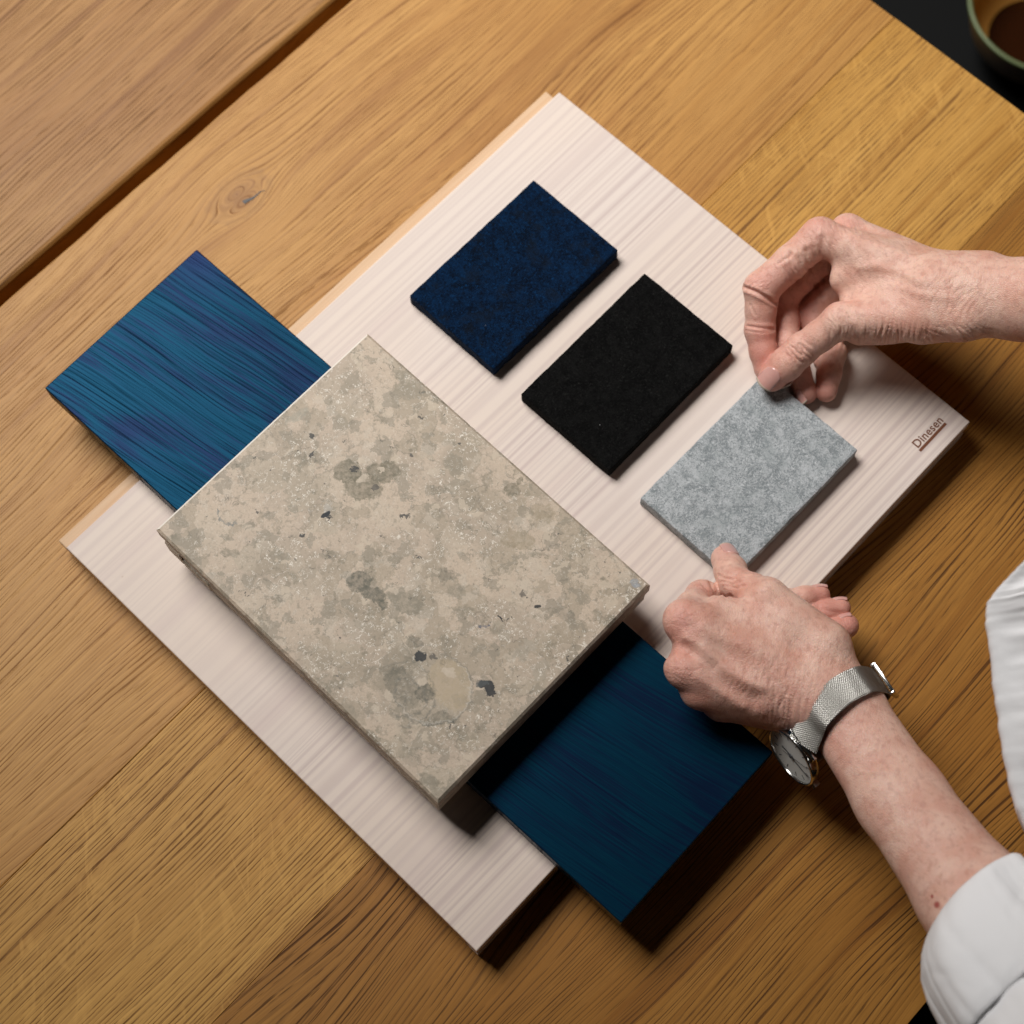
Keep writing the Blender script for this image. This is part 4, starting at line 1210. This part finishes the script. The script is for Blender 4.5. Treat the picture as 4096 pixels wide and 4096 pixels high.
# ------------------------------------------------------------------ shirt
sh = NT('white_cotton')
_co = sh.coord()
_w = sh.noise(_co, 38.0, 3.0, .55); _f = sh.noise(_co, 1500.0, 2.0)
_fold = sh.noise(sh.vm('MULTIPLY', _co, (16., 16., 9.)), 1.0, 2.0, .5, .8)
_cr = sh.m('ABSOLUTE', sh.sub(sh.noise(sh.vm('MULTIPLY', _co, (34., 34., 20.)), 1.0, 1.0, .5, .2), .5))
SHIRT = sh.done(sh.mix(_w, (.92, .915, .92), (.89, .885, .895)), .85, sh.bump(sh.add(sh.mad(_fold, 1.0, sh.mul(_f, .05)), sh.mul(sh.sst(_cr, 0.0, .16), .22)), .40, .0045), .2, Sheen_Weight=.15)
def ring_tube(rings, n=120, tilt=None):
    """rings: (centre, u, v, ru, rv, fold amplitude, phase) -> verts, faces"""
    V, F = [], []
    for c, u, v, ru, rv, am, ph in rings:
        for i in range(n):
            a = 2 * math.pi * i / n
            w_ = 1 + am * 6.0 * (mnoise.noise((2.2 * math.cos(a) + .3 * ph, 2.2 * math.sin(a), ph * .55)) - .9 * max(0., .22 - abs(mnoise.noise((3.1 * math.cos(a), 3.1 * math.sin(a) + .5 * ph, ph * .35 + 4.))))) 
            V.append(c + u * ru * w_ * math.cos(a) + v * rv * w_ * math.sin(a) + (tilt * math.sin(a) if tilt is not None else 0))
    for j in range(len(rings) - 1):
        for i in range(n):
            F.append((j * n + i, j * n + (i + 1) % n, (j + 1) * n + (i + 1) % n, (j + 1) * n + i))
    return V, F
def sleeve(name, c0, c1, up, spec, parent, tl=0.0):
    ax_ = (c1 - c0) / np.linalg.norm(c1 - c0)
    u = up - ax_ * (up @ ax_); u /= np.linalg.norm(u); v = np.cross(ax_, u)
    rings = []
    for s_, ru, rv, ou, ov, am, ph in spec:
        rings.append((c0 + ax_ * s_ + u * ou + v * ov, u, v, ru, rv, am, ph))
    V, F = ring_tube(rings, 160, ax_ * tl)
    o = mesh_obj(name, V, F, SHIRT, None, True)
    o.parent = parent; return o
shirt_root = None
# front of the shirt: a cloth edge that overhangs the table, swept back over the torso
edge = [(2080, 905, .21), (1990, 985, .19), (1950, 1035, .175), (1925, 1066, .165), (1892, 1100, .155), (1872, 1124, .150), (1862, 1146, .146), (1863, 1180, .142), (1868, 1225, .138), (1875, 1280, .134),
        (1883, 1340, .130), (1891, 1400, .126), (1900, 1450, .122), (1914, 1505, .118), (1936, 1560, .114), (1970, 1640, .108), (2030, 1760, .100), (2120, 1900, .10)]
E3 = cat3(np.array([un(x * S_, y * S_, z) for x, y, z in edge]), 10)
out_dir = CAMR[0] * np.array([1, 1, 0]); out_dir /= np.linalg.norm(out_dir)
prof_ = [(.10, -.16), (.05, -.12), (.022, -.07), (.008, -.03), (.002, -.010), (.0, -.003), (.0, .0), (.0012, .0018), (.004, .0035), (.009, .0065), (.018, .013), (.032, .025), (.050, .043), (.075, .072), (.11, .115), (.16, .18), (.22, .26)]
V, F = [], []
for i, p in enumerate(E3):
    s_ = i / 10.0
    for k, (o_, z_) in enumerate(prof_):
        d_ = max(0., o_ - .006)
        g_ = min(1., d_ * 26)
        fold = .020 * mnoise.noise((o_ * 9 + s_ * .25, s_ * .9 - o_ * 6, 1.3)) * g_ + .010 * abs(mnoise.noise((o_ * 22 - s_ * .4, s_ * 1.5 + o_ * 10, 5.1))) * g_ + .003 * mnoise.noise((o_ * 60, s_ * 4.0, 2.2)) * min(1., d_ * 60)
        stitch = .0007 * mnoise.noise((s_ * 3.1, .3, .9)) + .0003 * mnoise.noise((i * .9, k * .1, 4.))
        groove = -.0006 if k == 9 else 0
        V.append(p + out_dir * (o_ + stitch) + np.array([0, 0, z_ + fold + groove]))
m_ = len(prof_)
for i in range(len(E3) - 1):
    for k in range(m_ - 1):
        F.append((i * m_ + k, i * m_ + k + 1, (i + 1) * m_ + k + 1, (i + 1) * m_ + k))
shirt = mesh_obj('shirt', V, F, SHIRT, None, True)
shirt.parent = person; shirt.matrix_parent_inverse = Matrix.Translation((-.50, -.17, .74))
bpy.context.view_layer.update()
SI = shirt.matrix_world.inverted()
ax_ = LA['end'] - LA['cuff']; ax_ /= np.linalg.norm(ax_)
c0 = LA['cuff'] + ax_ * .0035
up = -VIEW
# u points to the viewer, v across; the roll hangs a little toward the lower left
cuff_spec = [(.012, .0290, .0300, 0, 0, .0, .2), (.004, .0300, .0318, 0, 0, .004, .2), (.0005, .0318, .0335, 0, .0, .005, .2), (.0, .0335, .0350, 0, -.0005, .006, .25), (.0015, .0352, .0368, 0, -.0015, .007, .3), (.006, .0372, .0395, 0, -.004, .010, .4),
             (.014, .0395, .0425, 0, -.0065, .014, .6), (.025, .0415, .0445, 0, -.008, .018, .8), (.038, .0430, .0460, 0, -.008, .020, 1.0), (.050, .0436, .0468, 0, -.008, .020, 1.1), (.056, .0438, .0466, 0, -.008, .018, 1.15),
             (.0585, .0425, .0455, 0, -.008, .016, 1.2), (.0575, .0405, .0435, 0, -.008, .014, 1.2), (.050, .0385, .0420, 0, -.0075, .010, 1.2)]
sg = 1 if (np.cross(ax_, up - ax_ * (up @ ax_)) @ (-CAMR[0])) < 0 else -1
cuff_spec = [(a, b, c, d, e * sg, f, g) for a, b, c, d, e, f, g in cuff_spec]
cf = sleeve('cuff', c0, c0 + ax_, up, cuff_spec, shirt, -.006 * sg); cf.matrix_parent_inverse = SI
slv_spec = [(.040, .0370, .0400, 0, -.007, .02, 2.), (.055, .0400, .0430, .0, -.007, .035, 2.2), (.064, .0440, .0480, .0, -.007, .045, 2.5), (.078, .0490, .0540, 0, -.007, .05, 2.9), (.10, .053, .058, 0, -.006, .05, 3.4), (.14, .057, .062, 0, -.004, .05, 4.2), (.19, .060, .066, 0, 0, .05, 5.2)]
slv_spec = [(a, b, c, d, e * sg, f, g) for a, b, c, d, e, f, g in slv_spec]
sv_ = sleeve('sleeve', c0, c0 + ax_, up, slv_spec, shirt); sv_.matrix_parent_inverse = SI
# right sleeve, just past the frame
ra = RH(2420, 640, .105); rb = RH(2900, 620, .16); rm = RH(2240, 652, .094)
rax = rb - ra
sv2 = sleeve('sleeve', rm, rb, up, [(0., .034, .036, 0, 0, .02, 1.), (.002, .037, .039, 0, 0, .02, 1.), (.03, .042, .045, 0, 0, .03, 1.6), (.07, .048, .052, 0, 0, .04, 2.4), (.12, .056, .060, 0, 0, .04, 3.2)], shirt)
sv2.matrix_parent_inverse = SI
